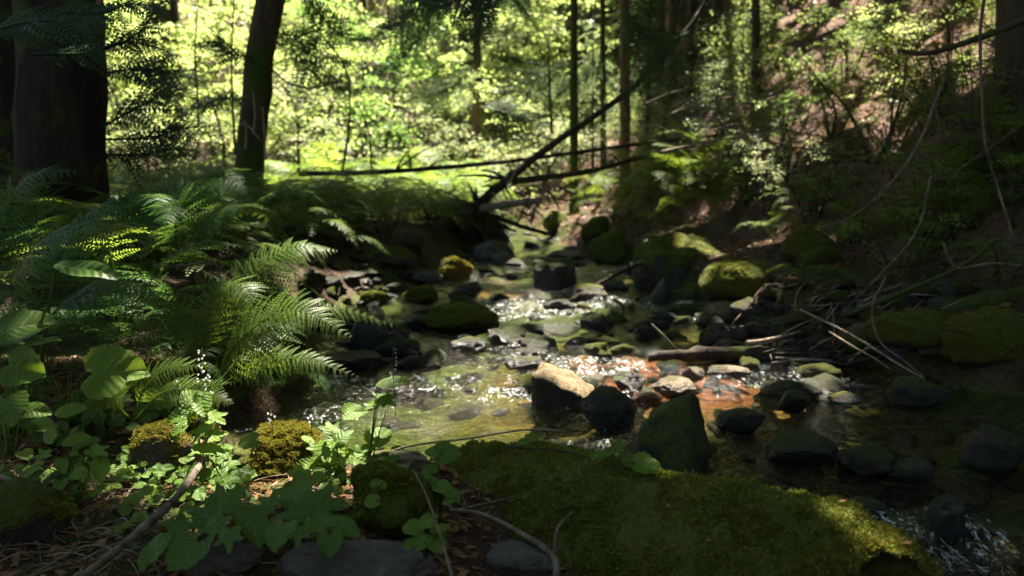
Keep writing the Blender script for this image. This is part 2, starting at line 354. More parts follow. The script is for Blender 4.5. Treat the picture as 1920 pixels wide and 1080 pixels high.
def water_mat():
    m, nt, b = new_mat('stream_water'); L = nt.links
    tc = nd(nt, 'ShaderNodeTexCoord'); mp = nd(nt, 'ShaderNodeMapping'); mp.inputs['Scale'].default_value = (1.0, 0.6, 1); L.new(tc.outputs['Object'], mp.inputs[0])
    P = mp.outputs[0]
    turb = nd(nt, 'ShaderNodeAttribute', attribute_name='turbulence').outputs['Fac']
    n1 = noise(nt, P, 15, 3, 0.55, 1.6); n2 = noise(nt, P, 60, 3, 0.6, 1.0)
    h = math_(nt, 'ADD', n1, math_(nt, 'MULTIPLY', n2, math_(nt, 'ADD', 0.14, math_(nt, 'MULTIPLY', turb, 0.4))))
    bp = nd(nt, 'ShaderNodeBump'); bp.inputs['Distance'].default_value = 0.055
    L.new(mapr(nt, turb, 0, 1, 0.55, 1.0), bp.inputs['Strength']); L.new(h, bp.inputs['Height'])
    tr = nd(nt, 'ShaderNodeBsdfTransparent'); tr.inputs[0].default_value = (0.74, 0.77, 0.62, 1)
    gl = nd(nt, 'ShaderNodeBsdfGlossy'); gl.inputs['Roughness'].default_value = 0.07; gl.inputs['Color'].default_value = (1, 1, 1, 1)
    L.new(bp.outputs[0], gl.inputs['Normal'])
    fr = nd(nt, 'ShaderNodeLayerWeight'); L.new(bp.outputs[0], fr.inputs['Normal'])
    fres = math_(nt, 'ADD', 0.02, math_(nt, 'MULTIPLY', math_(nt, 'POWER', fr.outputs['Facing'], 5.0), 0.95))
    mx = nd(nt, 'ShaderNodeMixShader'); L.new(fres, mx.inputs[0]); L.new(tr.outputs[0], mx.inputs[1]); L.new(gl.outputs[0], mx.inputs[2])
    fo = nd(nt, 'ShaderNodeBsdfDiffuse'); fo.inputs[0].default_value = (0.75, 0.77, 0.76, 1); L.new(bp.outputs[0], fo.inputs['Normal'])
    fm = noise(nt, P, 30, 6, 0.75, 1.5)
    ff = math_(nt, 'MULTIPLY', mapr(nt, math_(nt, 'ADD', fm, math_(nt, 'MULTIPLY', turb, 0.22)), 0.74, 0.86), turb)
    mx2 = nd(nt, 'ShaderNodeMixShader'); L.new(ff, mx2.inputs[0]); L.new(mx.outputs[0], mx2.inputs[1]); L.new(fo.outputs[0], mx2.inputs[2])
    L.new(mx2.outputs[0], nt.nodes['Material Output'].inputs[0])
    return m
M['water'] = water_mat()

# ------------------------------------------------------------------ terrain
ZW = np.array([(-20, -0.9), (0, -0.3), (1.2, -0.22), (1.9, -0.14), (2.7, -0.05), (3.2, 0.0), (4.05, 0.02), (4.75, 0.10), (5.7, 0.12), (6.3, 0.15), (7.0, 0.21), (8.1, 0.225), (8.6, 0.285),
               (11, 0.32), (11.6, .38), (13, 0.42), (13.6, .48), (16, 0.55), (20, 0.75), (30, 1.4), (45, 3.2), (120, 12)])
XL = np.array([(-20, 9), (0, 3.2), (1, 2.1), (1.4, 1.55), (1.8, 1.1), (2.2, .72), (2.4, .42), (2.5, .12), (2.58, -.3), (2.66, -.8), (2.8, -1.06), (3.3, -1.12), (4, -.98), (5, -1.3), (6, -1.45), (7, -1.25), (8.5, -.85), (11, -.65), (13, -.5), (16, -.7), (20, -1.6), (30, -5), (45, -13), (120, -60)])
XR = np.array([(-20, 14), (0, 4.2), (1.5, 3.5), (2.5, 3.1), (3.5, 2.8), (4, 2.35), (4.5, 2.0), (5, 1.75), (6, 1.55), (8.5, 1.45), (11, .95), (13, .6), (16, .5), (20, -.3), (30, -3.5), (45, -11), (120, -58)])
def zw(y): return np.interp(y, ZW[:, 0], ZW[:, 1])
def ground_h(x, y):
    x = np.asarray(x, float); y = np.asarray(y, float)
    w = zw(y); P = np.stack([x, y, np.zeros_like(x)], -1)
    wob = 0.16 * vnoise(P * 1.7, 5) + 0.07 * vnoise(P * 5, 6)
    t = x - np.interp(y, XL[:, 0], XL[:, 1]) + wob
    u = np.interp(y, XR[:, 0], XR[:, 1]) - x + wob
    m = np.minimum(t, u)
    depth = 0.13 + 0.05 * vnoise(P * 2.2, 8)
    rif = np.exp(-((y - 4.45) / 0.5) ** 2) * np.exp(-((x - 0.9) / 0.8) ** 2) + 0.8 * np.exp(-((y - 6.7) / 0.35) ** 2)
    depth = depth * (1 - 0.55 * np.clip(rif, 0, 1))
    h = w - depth * sstep(m, 0, 0.35) + 0.02 * sstep(-m, 0, .1)
    lo = np.maximum(-t, 0); ro = np.maximum(-u, 0)
    near = 1 - sstep(y, 2.6, 4.0)
    lb = (0.30 - 0.10 * near) * sstep(lo, 0, 0.45) * (1 - .75 * near * sstep(x, -.35, .15)) + 0.05 * np.minimum(lo, 8) * (1 - near) + (0.10 - .06 * near) * fbm(P * 1.1, 11, 3) * sstep(lo, 0.1, .8)
    far = np.maximum(lo - 9, 0); lb = lb + 0.35 * far
    rb = 0.22 * sstep(ro, 0, 0.25) + 0.10 * np.minimum(ro, 1.2) + 0.84 * np.maximum(ro - 1.05, 0) * sstep(ro, 1.0, 2.2) + 0.14 * fbm(P * 0.9, 14, 4) * sstep(ro, 0.2, 1.2)
    h = np.where(m > 0, h, np.where(t < u, h + lb, h + rb))
    h = h + 0.62 * np.maximum(y - 27, 0) * sstep(y, 26, 34)
    h = h + 0.07 * sstep(-u, .8, 1.8) * fbm(P * 2.6, 23, 4) + 0.025 * fbm(P * 4.5, 21, 3) + 0.008 * vnoise(P * 22, 31)
    return h
def W(px, py, ymax=60):
    d = ray(px, py); d = d / d[1]
    ys = np.concatenate([np.arange(1.2, 14, 0.01), np.arange(14, ymax, 0.05)])
    P = CAM + d * ys[:, None]
    g = np.maximum(ground_h(P[:, 0], P[:, 1]), np.where((P[:, 0] > np.interp(P[:, 1], XL[:, 0], XL[:, 1]) - .1) & (P[:, 0] < np.interp(P[:, 1], XR[:, 0], XR[:, 1]) + .1), zw(P[:, 1]), -9))
    k = np.argmax(P[:, 2] <= g)
    return P[k] if P[k, 2] <= g[k] else P[-1]
def G(x, y): return float(ground_h(np.array([x]), np.array([y]))[0])

def axis(segs):
    out = []
    for a, b, st in segs: out.append(np.arange(a, b, st))
    return np.concatenate(out + [np.array([segs[-1][1]])])
gx = axis([(-70, -20, 2.5), (-20, -8, .4), (-8, -3.5, .09), (-3.5, 4, .035), (4, 9, .09), (9, 20, .5), (20, 70, 2.5)])
gy = axis([(-30, -4, 1.5), (-4, 1, .15), (1, 9, .035), (9, 16, .08), (16, 34, .25), (34, 110, 2)])
X, Y = np.meshgrid(gx, gy)
Z = ground_h(X, Y)
V = np.stack([X, Y, Z], -1).reshape(-1, 3)
nx, ny = len(gx), len(gy)
i = (np.arange(ny - 1)[:, None] * nx + np.arange(nx - 1)[None, :]).ravel()
gm = mesh_np('forest_ground', V, np.stack([i, i + 1, i + nx + 1, i + nx], -1))
tX = X - np.interp(Y, XL[:, 0], XL[:, 1]); uX = np.interp(Y, XR[:, 0], XR[:, 1]) - X
bedm = sstep(np.minimum(tX, uX), -0.12, 0.1)
hillm = np.maximum(sstep(-uX, 0.8, 1.8), sstep(Y, 22, 28) * 0.8)
pn = np.stack([X, Y, 0 * X], -1)
redm = np.clip(1.4 * np.exp(-((Y - 4.35) / .5) ** 2) * np.exp(-((X - .85) / .75) ** 2) + 0.75 * np.exp(-((Y - 7.9) / .35) ** 2 - ((X + .2) / .6) ** 2) + .3 * np.exp(-((Y - 3.75) / .2) ** 2 - ((X - .1) / .4) ** 2) + .25 * (vnoise(pn * 2.4, 44) > .45), 0, 1)
for nme, arr in (('bed', bedm), ('hill', hillm), ('red', redm)):
    a = gm.attributes.new(nme, 'FLOAT', 'POINT'); a.data.foreach_set('value', arr.astype(np.float32).ravel())
tag(link('ground', gm, M['ground']), kind='structure')

# stream surface
wx = np.arange(-2.2, 4.6, 0.022); wy = np.concatenate([np.arange(0.7, 9, 0.022), np.arange(9, 22, .07)])
X, Y = np.meshgrid(wx, wy); PP = np.stack([X, Y, 0 * X], -1)
turb = (1.1 * np.exp(-((Y - 4.35) / .48) ** 2) * sstep(X, -.35, .25) * (1 - sstep(X, 1.6, 2.5))
        + 1.0 * np.exp(-((Y - 6.5) / .5) ** 2) * sstep(X, -.6, -.1) + .8 * np.exp(-((Y - 8.35) / .22) ** 2)
        + .75 * np.exp(-((Y - 5.35) / .2) ** 2) * sstep(X, 1.0, 1.3)
        + .75 * sstep(X, .45, .8) * (1 - sstep(Y, 2.3, 2.9)) + .6 * np.exp(-((Y - 3.25) / .2) ** 2 - ((X - .35) / .35) ** 2)
        + .5 * np.exp(-((Y - 6.1) / .25) ** 2 - ((X + 1.05) / .25) ** 2)
        + .6 * np.exp(-((Y - 11.3) / .3) ** 2) + .6 * np.exp(-((Y - 13.3) / .3) ** 2))
turb = np.clip((turb * 1.0 + .30 + .25 * vnoise(PP * np.array([1.2, .8, 1]), 52)) * (0.85 + 0.9 * fbm(PP * np.array([2.2, 3.6, 1]), 51, 3)), 0.05, 1)
A = np.stack([X * 7 + 1.5 * vnoise(PP * 3, 61), Y * 3.2, 0 * X], -1)
rip = 0.007 * fbm(A, 71, 3) + turb * (0.026 * fbm(A * 1.5 + 9, 72, 3) + 0.008 * fbm(A * 4, 73, 2))
Zs = zw(Y) + rip
V = np.stack([X, Y, Zs], -1).reshape(-1, 3); nx, ny = len(wx), len(wy)
i = (np.arange(ny - 1)[:, None] * nx + np.arange(nx - 1)[None, :]).ravel()
F = np.stack([i, i + 1, i + nx + 1, i + nx], -1)
wet = (ground_h(X, Y) < Zs + 0.05).ravel()
F = F[wet[F].any(1)]
used = np.zeros(len(V), bool); used[F.ravel()] = True; remap = np.cumsum(used) - 1
wm = mesh_np('water_surface', V[used], remap[F])
a = wm.attributes.new('turbulence', 'FLOAT', 'POINT'); a.data.foreach_set('value', turb.ravel()[used].astype(np.float32))
tag(link('water', wm, M['water']), kind='structure')

# ------------------------------------------------------------------ generators: rocks, moss, leaves, fronds
_ico = {}
def ico(sub):
    if sub not in _ico:
        bm = bmesh.new(); bmesh.ops.create_icosphere(bm, subdivisions=sub, radius=1.0)
        bm.verts.ensure_lookup_table()
        _ico[sub] = (np.array([v.co[:] for v in bm.verts]), np.array([[v.index for v in f.verts] for f in bm.faces])); bm.free()
    return _ico[sub]
def rock_verts(seed, dims, ang=0.5, lump=0.25, sub=4, cuts=9, fine=0.055):
    v, f = ico(sub); v = v.copy(); r = np.random.default_rng(seed)
    v = v * (1 + lump * fbm(v * 1.1 + r.uniform(-50, 50, 3), seed, 2))[:, None]
    for k in range(cuts):
        n = norm(r.normal(size=3)); d = r.uniform(1.0 - 0.55 * ang, 1.02 - 0.12 * ang)
        e = v @ n - d; v = v - n[None, :] * (np.maximum(e, 0) * (0.55 + 0.42 * ang))[:, None]
    v = v * (1 + fine * fbm(v * 5 + 3, seed + 9, 4))[:, None]
    return v * np.asarray(dims, float), f
def tufts(V, F, count, length, seed, zmin=0.2, width=0.0035, up=0.5, mask=None, lean=None):
    r = np.random.default_rng(seed)
    tri = F if F.shape[1] == 3 else np.vstack([F[:, :3], F[:, [0, 2, 3]]])
    a, b, c = V[tri[:, 0]], V[tri[:, 1]], V[tri[:, 2]]
    n = np.cross(b - a, c - a); ar = np.linalg.norm(n, axis=1); n = norm(n)
    w = ar * sstep(n[:, 2], zmin - .25, zmin + .25)
    if mask is not None: w = w * mask((a + b + c) / 3)
    if w.sum() <= 0: return None
    k = r.choice(len(tri), count, p=w / w.sum())
    u, v = r.random(count), r.random(count); fl = u + v > 1; u[fl] = 1 - u[fl]; v[fl] = 1 - v[fl]
    P = a[k] + (b - a)[k] * u[:, None] + (c - a)[k] * v[:, None]
    clump = 0.6 + 0.8 * np.clip(vnoise(P * 45, seed), -.6, 1)
    D = norm(n[k] + up * np.array([0, 0, 1]) + 0.75 * r.normal(size=(count, 3)))
    L = length * (0.5 + r.random(count)) * clump
    side = norm(np.cross(D, r.normal(size=(count, 3)))) * (width * (0.6 + 0.8 * r.random(count)))[:, None]
    mid = P + D * (L * 0.55)[:, None]
    tip = P + D * L[:, None] + np.array([0, 0, -0.25]) * L[:, None] * r.random(count)[:, None]
    VV = np.stack([P - side * .6 - n[k] * .002, mid - side, tip, mid + side], 1).reshape(-1, 3)
    FF = np.arange(count * 4).reshape(-1, 4)
    return mesh_np('moss_tufts', VV, FF, True)
def cross_mesh_axis(P, w):   # flat strip along a polyline
    T, N, B = frames(P); w = np.atleast_1d(w)[:, None] if np.ndim(w) else w
    V = np.stack([P - B * w, P + B * w], 1).reshape(-1, 3); n = len(P)
    i = np.arange(n - 1) * 2
    return V, np.stack([i, i + 1, i + 3, i + 2], -1)
def frond(spine, width, seed=0, npin=22, npl=11, up=(0, 0, 1), droop=0.25, sweep=0.35, start=0.18, jitter=0.1, plump=0.5, mb=None, rach=0.0035):
    """a twice-divided fern frond along world/local points."""
    r = np.random.default_rng(seed); mb = mb or MB()
    P = catmull(spine, 60); T = norm(np.gradient(P, axis=0)); L = np.linalg.norm(np.diff(P, axis=0), axis=1).sum()
    up = np.asarray(up, float)
    tube_mb(mb, P[::4], [rach, rach * .25], sides=4, n=16, cap=False)
    ts = start + (1 - start) * (np.linspace(0, 1, npin) ** 0.92); ts = np.clip(ts, 0, .995)
    pk = np.arange(npl)
    for k, t in enumerate(ts):
        ii = t * 59; i0 = int(ii); p = P[i0] + (P[min(i0 + 1, 59)] - P[i0]) * (ii - i0); tt = T[i0]
        nn = norm(up - tt * (up @ tt)); bb = np.cross(tt, nn)
        s = (t - start) / (1 - start)
        prof = (min(1, 0.45 + 2.6 * s)) * (1 - s) ** 0.75 + 0.03
        for sd in (-1, 1):
            pl = width * prof * (1 + jitter * r.normal())
            if r.random() < .04: pl *= r.uniform(.15, .6)
            if pl < 0.004: continue
            sw = sweep + 0.25 * s + jitter * r.normal() * .6
            d0 = norm(sd * bb * math.cos(sw) + tt * math.sin(sw) + nn * jitter * r.normal() * .6)
            u = np.linspace(0, 1, npl + 1)[:, None]
            ax = p + d0 * pl * u - nn * droop * pl * u ** 2 + tt * 0.08 * pl * u ** 2
            dd = norm(np.gradient(ax, axis=0)); c = np.cross(nn, dd); nf = norm(np.cross(dd, c))
            c = norm(c)
            uu = (pk + .5) / npl
            ln = pl * 0.20 * plump * 2 * np.maximum((1 - uu) ** .6, .12) * (1 + .1 * r.normal(size=npl))
            st = pl / npl * 0.52
            a = ax[:-1]; dr = dd[:-1]; cc = c[:-1]; nv = nf[:-1]
            for s2 in (-1, 1):
                tip = a + (s2 * cc * 0.93 + dr * 0.42) * ln[:, None] - nv * (0.15 * ln * r.random(npl))[:, None]
                m1 = a + (s2 * cc * 0.5 + dr * .2) * ln[:, None] + dr * st * .95
                m0 = a + (s2 * cc * 0.45 + dr * .2) * ln[:, None] - dr * st * .75
                VV = np.stack([a, m0, tip, m1], 1).reshape(-1, 3)
                mb.add(VV, np.arange(npl * 4).reshape(-1, 4))
    return mb
def leaf_mesh(kind, seed=0):
    """unit leaf: base at origin, tip at +Y (length 1), lying in XY with fold and curl."""
    r = np.random.default_rng(seed); n = 72
    th = np.linspace(-np.pi, np.pi, n, endpoint=False)     # 0 = tip direction
    if kind == 'maple':
        lob = np.zeros(n)
        for a, amp, wd in ((0, 1.0, .36), (.95, .86, .33), (-.95, .86, .33), (1.95, .62, .36), (-1.95, .62, .36)):
            lob = np.maximum(lob, amp * np.exp(-np.abs(np.angle(np.exp(1j * (th - a)))) ** 1.6 / wd))
        rr = 0.50 * np.maximum(lob, .52) * (1 - .55 * np.exp(-((np.abs(th) - np.pi) / .25) ** 2)) + 0.016 * np.sign(np.sin(th * 23))
        cx, cy = 0, 0.48
    elif kind == 'heart':
        rr = 0.5 * (0.93 + 0.10 * np.cos(th) + .06 * np.cos(3 * th)) * (1 - .5 * np.exp(-((np.abs(th) - np.pi) / .3) ** 2)) * (1 + .035 * np.sin(th * 15)); rr = rr * (1 + .10 * np.exp(-(th / .22) ** 2))
        cx, cy = 0, .46
    elif kind == 'ovate':
        rr = 0.5 / np.sqrt((np.cos(th)) ** 2 + (np.sin(th) / .62) ** 2) * (1 + .10 * np.cos(th) * 0) + .012 * np.sign(np.sin(th * 21)); rr = rr * (1 + .12 * np.exp(-(th / .3) ** 2))
        cx, cy = 0, .5
    elif kind == 'round':
        rr = 0.5 * (0.94 + .05 * np.cos(2 * th)) * (1 - .28 * np.exp(-((np.abs(th) - np.pi) / .3) ** 2)) * (1 + .03 * np.cos(th * 11))
        cx, cy = 0, .47
    else:  # lance
        rr = 0.5 / np.sqrt((np.cos(th)) ** 2 + (np.sin(th) / .36) ** 2); rr = rr * (1 + .15 * np.exp(-(th / .25) ** 2)); cx, cy = 0, .5
    rr = rr * (1 + 0.03 * r.normal() * np.sin(th + r.uniform(0, 6)))
    rings = [0.3, .62, .86, 1.0]; V = [[cx, cy, 0]]
    for q in rings:
        V += [[cx + q * a_ * math.sin(t_), cy + q * a_ * math.cos(t_), 0] for a_, t_ in zip(rr, th)]
    V = np.array(V)
    V[:, 1] -= V[:, 1].min() * 0.6
    V[:, 2] = 0.16 * np.abs(V[:, 0]) - 0.22 * (V[:, 1] - .3) ** 2 + .02 * np.sin(V[:, 0] * 13 + 5 * V[:, 1]) + .035 * fbm(V * 2.6 + seed, seed, 2)
    F3 = np.array([[0, 1 + (k + 1) % n, 1 + k] for k in range(n)])
    Fq = []
    for q in range(len(rings) - 1):
        o = 1 + q * n
        Fq += [[o + k, o + (k + 1) % n, o + n + (k + 1) % n, o + n + k] for k in range(n)]
    return mesh_np(kind + '_leaf', V, [np.array(Fq), F3])
def orient(o, pos, tipdir, normal, size, roll=0):
    y = norm(tipdir); z = norm(np.asarray(normal) - y * (np.asarray(normal) @ y)); x = np.cross(y, z)
    m = Matrix(((x[0] * size, y[0] * size, z[0] * size, pos[0]), (x[1] * size, y[1] * size, z[1] * size, pos[1]), (x[2] * size, y[2] * size, z[2] * size, pos[2]), (0, 0, 0, 1)))
    o.matrix_basis = m
def leaf_cloud(centers, radii, per, size, seed, flat=0.45, fold=True, aspect=0.55):
    """leaf-sized rhombs spread in many small sprays."""
    r = np.random.default_rng(seed); C = np.repeat(np.asarray(centers), per, 0); n = len(C)
    rad = np.repeat(np.asarray(radii) * np.ones(len(centers)), per)
    d = r.normal(size=(n, 3)); d[:, 2] *= flat
    P = C + d * (rad * 0.5)[:, None]
    P[:, 2] -= 0.25 * (d[:, 0] ** 2 + d[:, 1] ** 2) * rad * 0.3
    nz = norm(np.array([0, 0, 1.0]) + 0.55 * r.normal(size=(n, 3)))
    t = norm(np.cross(nz, r.normal(size=(n, 3)))); b = np.cross(nz, t)
    s = (size * (0.55 + 0.9 * r.random(n)))[:, None]
    VV = np.stack([P - t * s * .5, P + b * s * .5 * aspect + t * s * .02, P + t * s * .5 - nz * s * .12, P - b * s * .5 * aspect + t * s * .02], 1).reshape(-1, 3)
    return VV, np.arange(n * 4).reshape(-1, 4)

# ------------------------------------------------------------------ gaps carved into the unseen crowns so sun reaches chosen spots
GAPS = []
def gap(px, py, rad, y=None):
    if y is None: rad = rad * 1.45
    GAPS.append((W(px, py) if y is None else at(px, py, y), rad))
for g in ((560, 480, .34, 3.5), (500, 500, .2, 3.5), (620, 470, .25, 3.5), (560, 600, .36, 3.0), (620, 630, .3, 2.95), (500, 640, .24, 3.0), (460, 660, .15, 3.0), (380, 700, .2, 2.4), (210, 700, .08, 2.5), (680, 600, .12, 3.9), (360, 690, .10, 2.55), (400, 720, .14, 2.45), (395, 790, .17, 2.4), (395, 840, .12, 2.3), (470, 830, .15, 2.4), (550, 830, .15, 2.4), (510, 815, .15, 2.45),
          (640, 800, .15, 2.45), (620, 850, .12, 2.4), (720, 750, .10, 2.7), (740, 850, .12, 2.75), (700, 830, .1, 2.6), (230, 865, .0, 2.2), (40, 690, .06, 2.5),
          (1215, 885, .07, 2.3), (1270, 912, .08, 2.2), (1480, 938, .0, 1.98), (1540, 960, .03, 1.92), (1605, 1008, .07, 1.82), (560, 1040, .05, 1.8),
          (850, 490, .14, 8.1), (760, 375, .5, 12), (1330, 450, .18, 7.5), (1280, 438, .10, 7.5), (1250, 350, .35, 9.5), (1180, 400, .3, 9), (1450, 340, .4, 8.5), (1520, 400, .3, 7.5), (1400, 400, .25, 8), (1370, 570, .14, 5.6), (1430, 570, .10, 5.6), (1290, 450, .15, 7.5),
          (1240, 260, .3, 11), (1300, 60, .35, 12), (1380, 160, .3, 11), (1480, 540, .08, 6)): gap(*g)
for g in ((740, 740, .28), (660, 780, .22), (830, 720, .22), (760, 800, .20), (900, 760, .2), (690, 555, .35), (640, 545, .25), (960, 590, .4), (1040, 610, .35), (1000, 575, .3), (1080, 580, .3), (930, 530, .3), (870, 520, .2), (1000, 545, .2),
          (1060, 680, .16), (1150, 655, .22), (1180, 670, .22), (1250, 690, .22), (1300, 710, .22), (1200, 740, .18), (1370, 720, .20), (1330, 740, .15), (960, 710, .14), (920, 740, .12), (1100, 700, .2), (1050, 760, .12), (1420, 700, .12), (1310, 600, .12), (1500, 730, .1), (1550, 715, .08),
          (800, 650, .12), (960, 650, .18), (880, 680, .15), (950, 470, .35), (960, 500, .3), (980, 430, .4), (900, 640, .1), (1130, 560, .15), (1120, 840, .08), (1060, 840, .06)): gap(*g)
for k in range(64):     # faint light over the fern bank
    p = at(RNG.uniform(20, 600), RNG.uniform(300, 540), RNG.uniform(3.5, 8.5)); GAPS.append((p, RNG.uniform(.0, .07)))
for k in range(84):     # dapples on the right-hand slope
    px, py = RNG.uniform(1280, 1900), RNG.uniform(-10, 300)
    if px > 1700 and py > 190: continue
    GAPS.append((W(px, py), RNG.uniform(.08, .34)))
GP = np.array([g[0] for g in GAPS]); GR = np.array([g[1] for g in GAPS])

# ------------------------------------------------------------------ tall trees
def trunk_mesh(pts, rad, sides=14, n=40, rough=.10, flare=True, rfreq=5.0):
    V_, Q, T_ = tube(pts, rad, sides=sides, n=n, rough=rough, seed=int(abs(pts[0][0]) * 100) + 3, rfreq=rfreq)
    if flare:
        z0 = V_[:, 2].min(); c = np.asarray(pts[0])
        k = 1 + .55 * np.exp(-(V_[:, 2] - z0) / .22); V_[:, :2] = c[:2] + (V_[:, :2] - c[:2]) * np.where(V_[:, 2] < z0 + 1, k, 1)[:, None]
    return mesh_np('trunk', V_, [Q, T_])
TREES = []
def tall_tree(name, label, cat, pix, y, r, mat, top=15.0, group=None, xy=None, limbs=5):
    if xy is None:
        a, b = at(*pix[0], y), at(*pix[-1], y)
        dx = (b[0] - a[0]) / max(b[2] - a[2], .1); bx = a[0]; by = y
    else: (bx, by), dx = xy, 0
    gz = G(bx, by) - .15
    base = np.array([bx, by, gz])
    if xy is None: base[0] = a[0] - dx * (a[2] - gz)
    pts = [base, base + np.array([dx * 2, 0.0, 2]), base + np.array([dx * 5 + .02, .03, 5]), base + np.array([dx * 6, .1, top])]
    root = empty(name, base)
    o = link('trunk', trunk_mesh([p - base for p in pts], [r * 1.04, r, r * .93, r * .8, r * .3], sides=18 if r > .14 else 10), mat, root)
    tag(root, label, cat, group)
    TREES.append((root, base, pts[-1], limbs)); return root
tall_tree('conifer_tree', 'massive dark conifer trunk filling the upper left edge', 'tree', [(118, 380), (112, 0)], 5.0, .25, M['bark_black'])
tall_tree('conifer_tree', 'second dark trunk half hidden behind the massive left conifer', 'tree', [(18, 300), (10, 0)], 6.4, .30, M['bark_black'])
tall_tree('leaning_tree', 'mossy trunk leaning slightly against the bright leaves, pale dead twigs at its foot', 'tree', [(470, 290), (500, 0)], 8.6, .15, M['bark_moss'])
for px, y, r, m, l in ((1076, 16, .085, 'bark_moss', 'slender dark trunk, left one of the close trio behind the leaning pole'), (1131, 18, .07, 'bark_moss', 'thinnest trunk in the middle of the close trio behind the leaning pole'),
                       (1172, 15, .10, 'bark_red', 'reddish trunk, right one of the close trio behind the leaning pole'), (1258, 19, .12, 'bark_red', 'dim reddish trunk standing on the lower right slope among twigs'),
                       (1296, 21, .12, 'bark', 'dim grey trunk beside the reddish one on the lower slope'), (1345, 17, .12, 'bark', 'dark thick trunk at the left foot of the dappled slope'),
                       (893, 20, .11, 'bark_red', 'slim red brown trunk in the centre behind the hanging bough'), (832, 25, .16, 'dead_wood', 'pale hazy trunk in the sunlit background left of centre'),
                       (1418, 13, .07, 'bark', 'thin dark sapling trunk on the slope behind the brush pile'),
                       (1897, 6.6, .12, 'bark', 'dark trunk cut by the right picture edge')):
    tall_tree('forest_tree', l, 'tree', [(px, 200), (px + (r * 37 - 4), 0)], y, r, M[m], limbs=3)
for k, (x, y) in enumerate(((-7.5, 9.5), (-9, 3), (-5, -3), (2.5, -5), (7.5, -1), (9.5, 6), (10, 14), (-1.5, 13.8 + 12), (4.5, 24), (-7.2, 17))):  # unseen trees put in so their crowns shade the stream
    tall_tree('added_shade_tree', 'tall unseen conifer added outside the picture to shade the stream', 'tree', None, 0, .3, M['bark'], xy=(x, y), group='added shade trees outside the picture')

def canopy():  # unseen leaf quads added for shade, shaped around the chosen sun gaps
    r = np.random.default_rng(3)
    def target(n, x0, x1, y0, y1, h0, h1):
        g = np.stack([r.uniform(x0, x1, n), r.uniform(y0, y1, n), np.full(n, .4)], -1)
        return g + S * (r.uniform(h0, h1, n) / S[2])[:, None]
    sets = [target(30000, -8, 9, -.5, 11.2, 8, 13), target(9000, 1.6, 13, 10, 24, 9.5, 13), target(2600, -1.2, 2.2, 11, 15, 9, 13)]
    n = 5000; amb = np.stack([r.uniform(-16, 16, n), r.uniform(-14, 7, n), r.uniform(6.5, 12, n)], -1); sets.append(amb)
    n = 6000; amb = np.stack([r.uniform(7.5, 15, n), r.uniform(-12, 7, n), r.uniform(2.5, 9, n)], -1); sets.append(amb)  # unseen leaf wall on the right, added to hold back sky light
    n = 9000; amb = np.stack([r.uniform(-9, 15, n), r.uniform(-14, -7, n), r.uniform(.8, 6, n)], -1); sets.append(amb)  # unseen low leaf wall behind the camera, added to darken facing sides
    C = np.concatenate(sets)
    C = C[C[:, 2] > ground_h(C[:, 0], C[:, 1]) + .8]
    px, py, f = unproj(C)
    C = C[(f < .5) | (py < -70 - 500 / np.maximum(f, 1)) | (px < -250) | (px > 2170)]
    keep = np.ones(len(C), bool); sz = r.uniform(.16, .42, len(C))
    for g, rad in zip(GP, GR):
        v = C - g; t = v @ S; d = np.linalg.norm(v - t[:, None] * S, axis=1)
        keep &= ~((t > 0) & (d < rad * .55 + sz * .5))
    # the sunny clearing beyond and left of the stream stays open
    tt = (C[:, 2] - .8) / S[2]; gp = C - S * tt[:, None]
    openm = (gp[:, 1] > 11.3 + .8 * vnoise(gp * .8, 5)) & (gp[:, 0] < 1.6 + .22 * (gp[:, 1] - 12)) & (gp[:, 1] < 60) & (C[:, 1] > 8)
    C, sz = C[keep & ~openm], sz[keep & ~openm]
    n = len(C)
    nz = norm(np.array([0, 0, 1.0]) + .45 * r.normal(size=(n, 3))); t = norm(np.cross(nz, r.normal(size=(n, 3)))); b = np.cross(nz, t)
    s = sz[:, None]
    VV = np.stack([C - t * s, C - t * s * .3 + b * s * .45, C + t * s - nz * s * .3, C - t * s * .2 - b * s * .5], 1)
    bases = np.array([t_[1][:2] for t_ in TREES]); 
    own = np.argmin(((C[:, None, :2] - S[:2] * 0 - bases[None]) ** 2).sum(-1), 1)
    for k, (root, base, top, nl) in enumerate(TREES):
        q = VV[own == k].reshape(-1, 3)
        if len(q) < 40: continue
        c = C[own == k]
        link('crown', mesh_np('crown', q - base, np.arange(len(q)).reshape(-1, 4)), M['needle'], root)
        mb = MB()
        for tgt in c[r.choice(len(c), min(nl * 2, len(c)), replace=False)]:
            z0 = max(tgt[2] - 1.2, 5.0); f_ = min((z0 - base[2]) / max(top[2] - base[2], .1), .97)
            p0 = base + (top - base) * f_
            if unproj(p0)[1] > -60 and unproj(p0)[2] > 0 or unproj(tgt)[2] < 0 < unproj(p0)[2]: continue
            tube_mb(mb, [p0 - base, (p0 + tgt) / 2 + [0, 0, .3] - base, tgt - base], [.05, .03, .008], sides=5, n=8)
        if mb.n: link('limbs', mb.mesh('limbs'), M['bark'], root)
canopy()

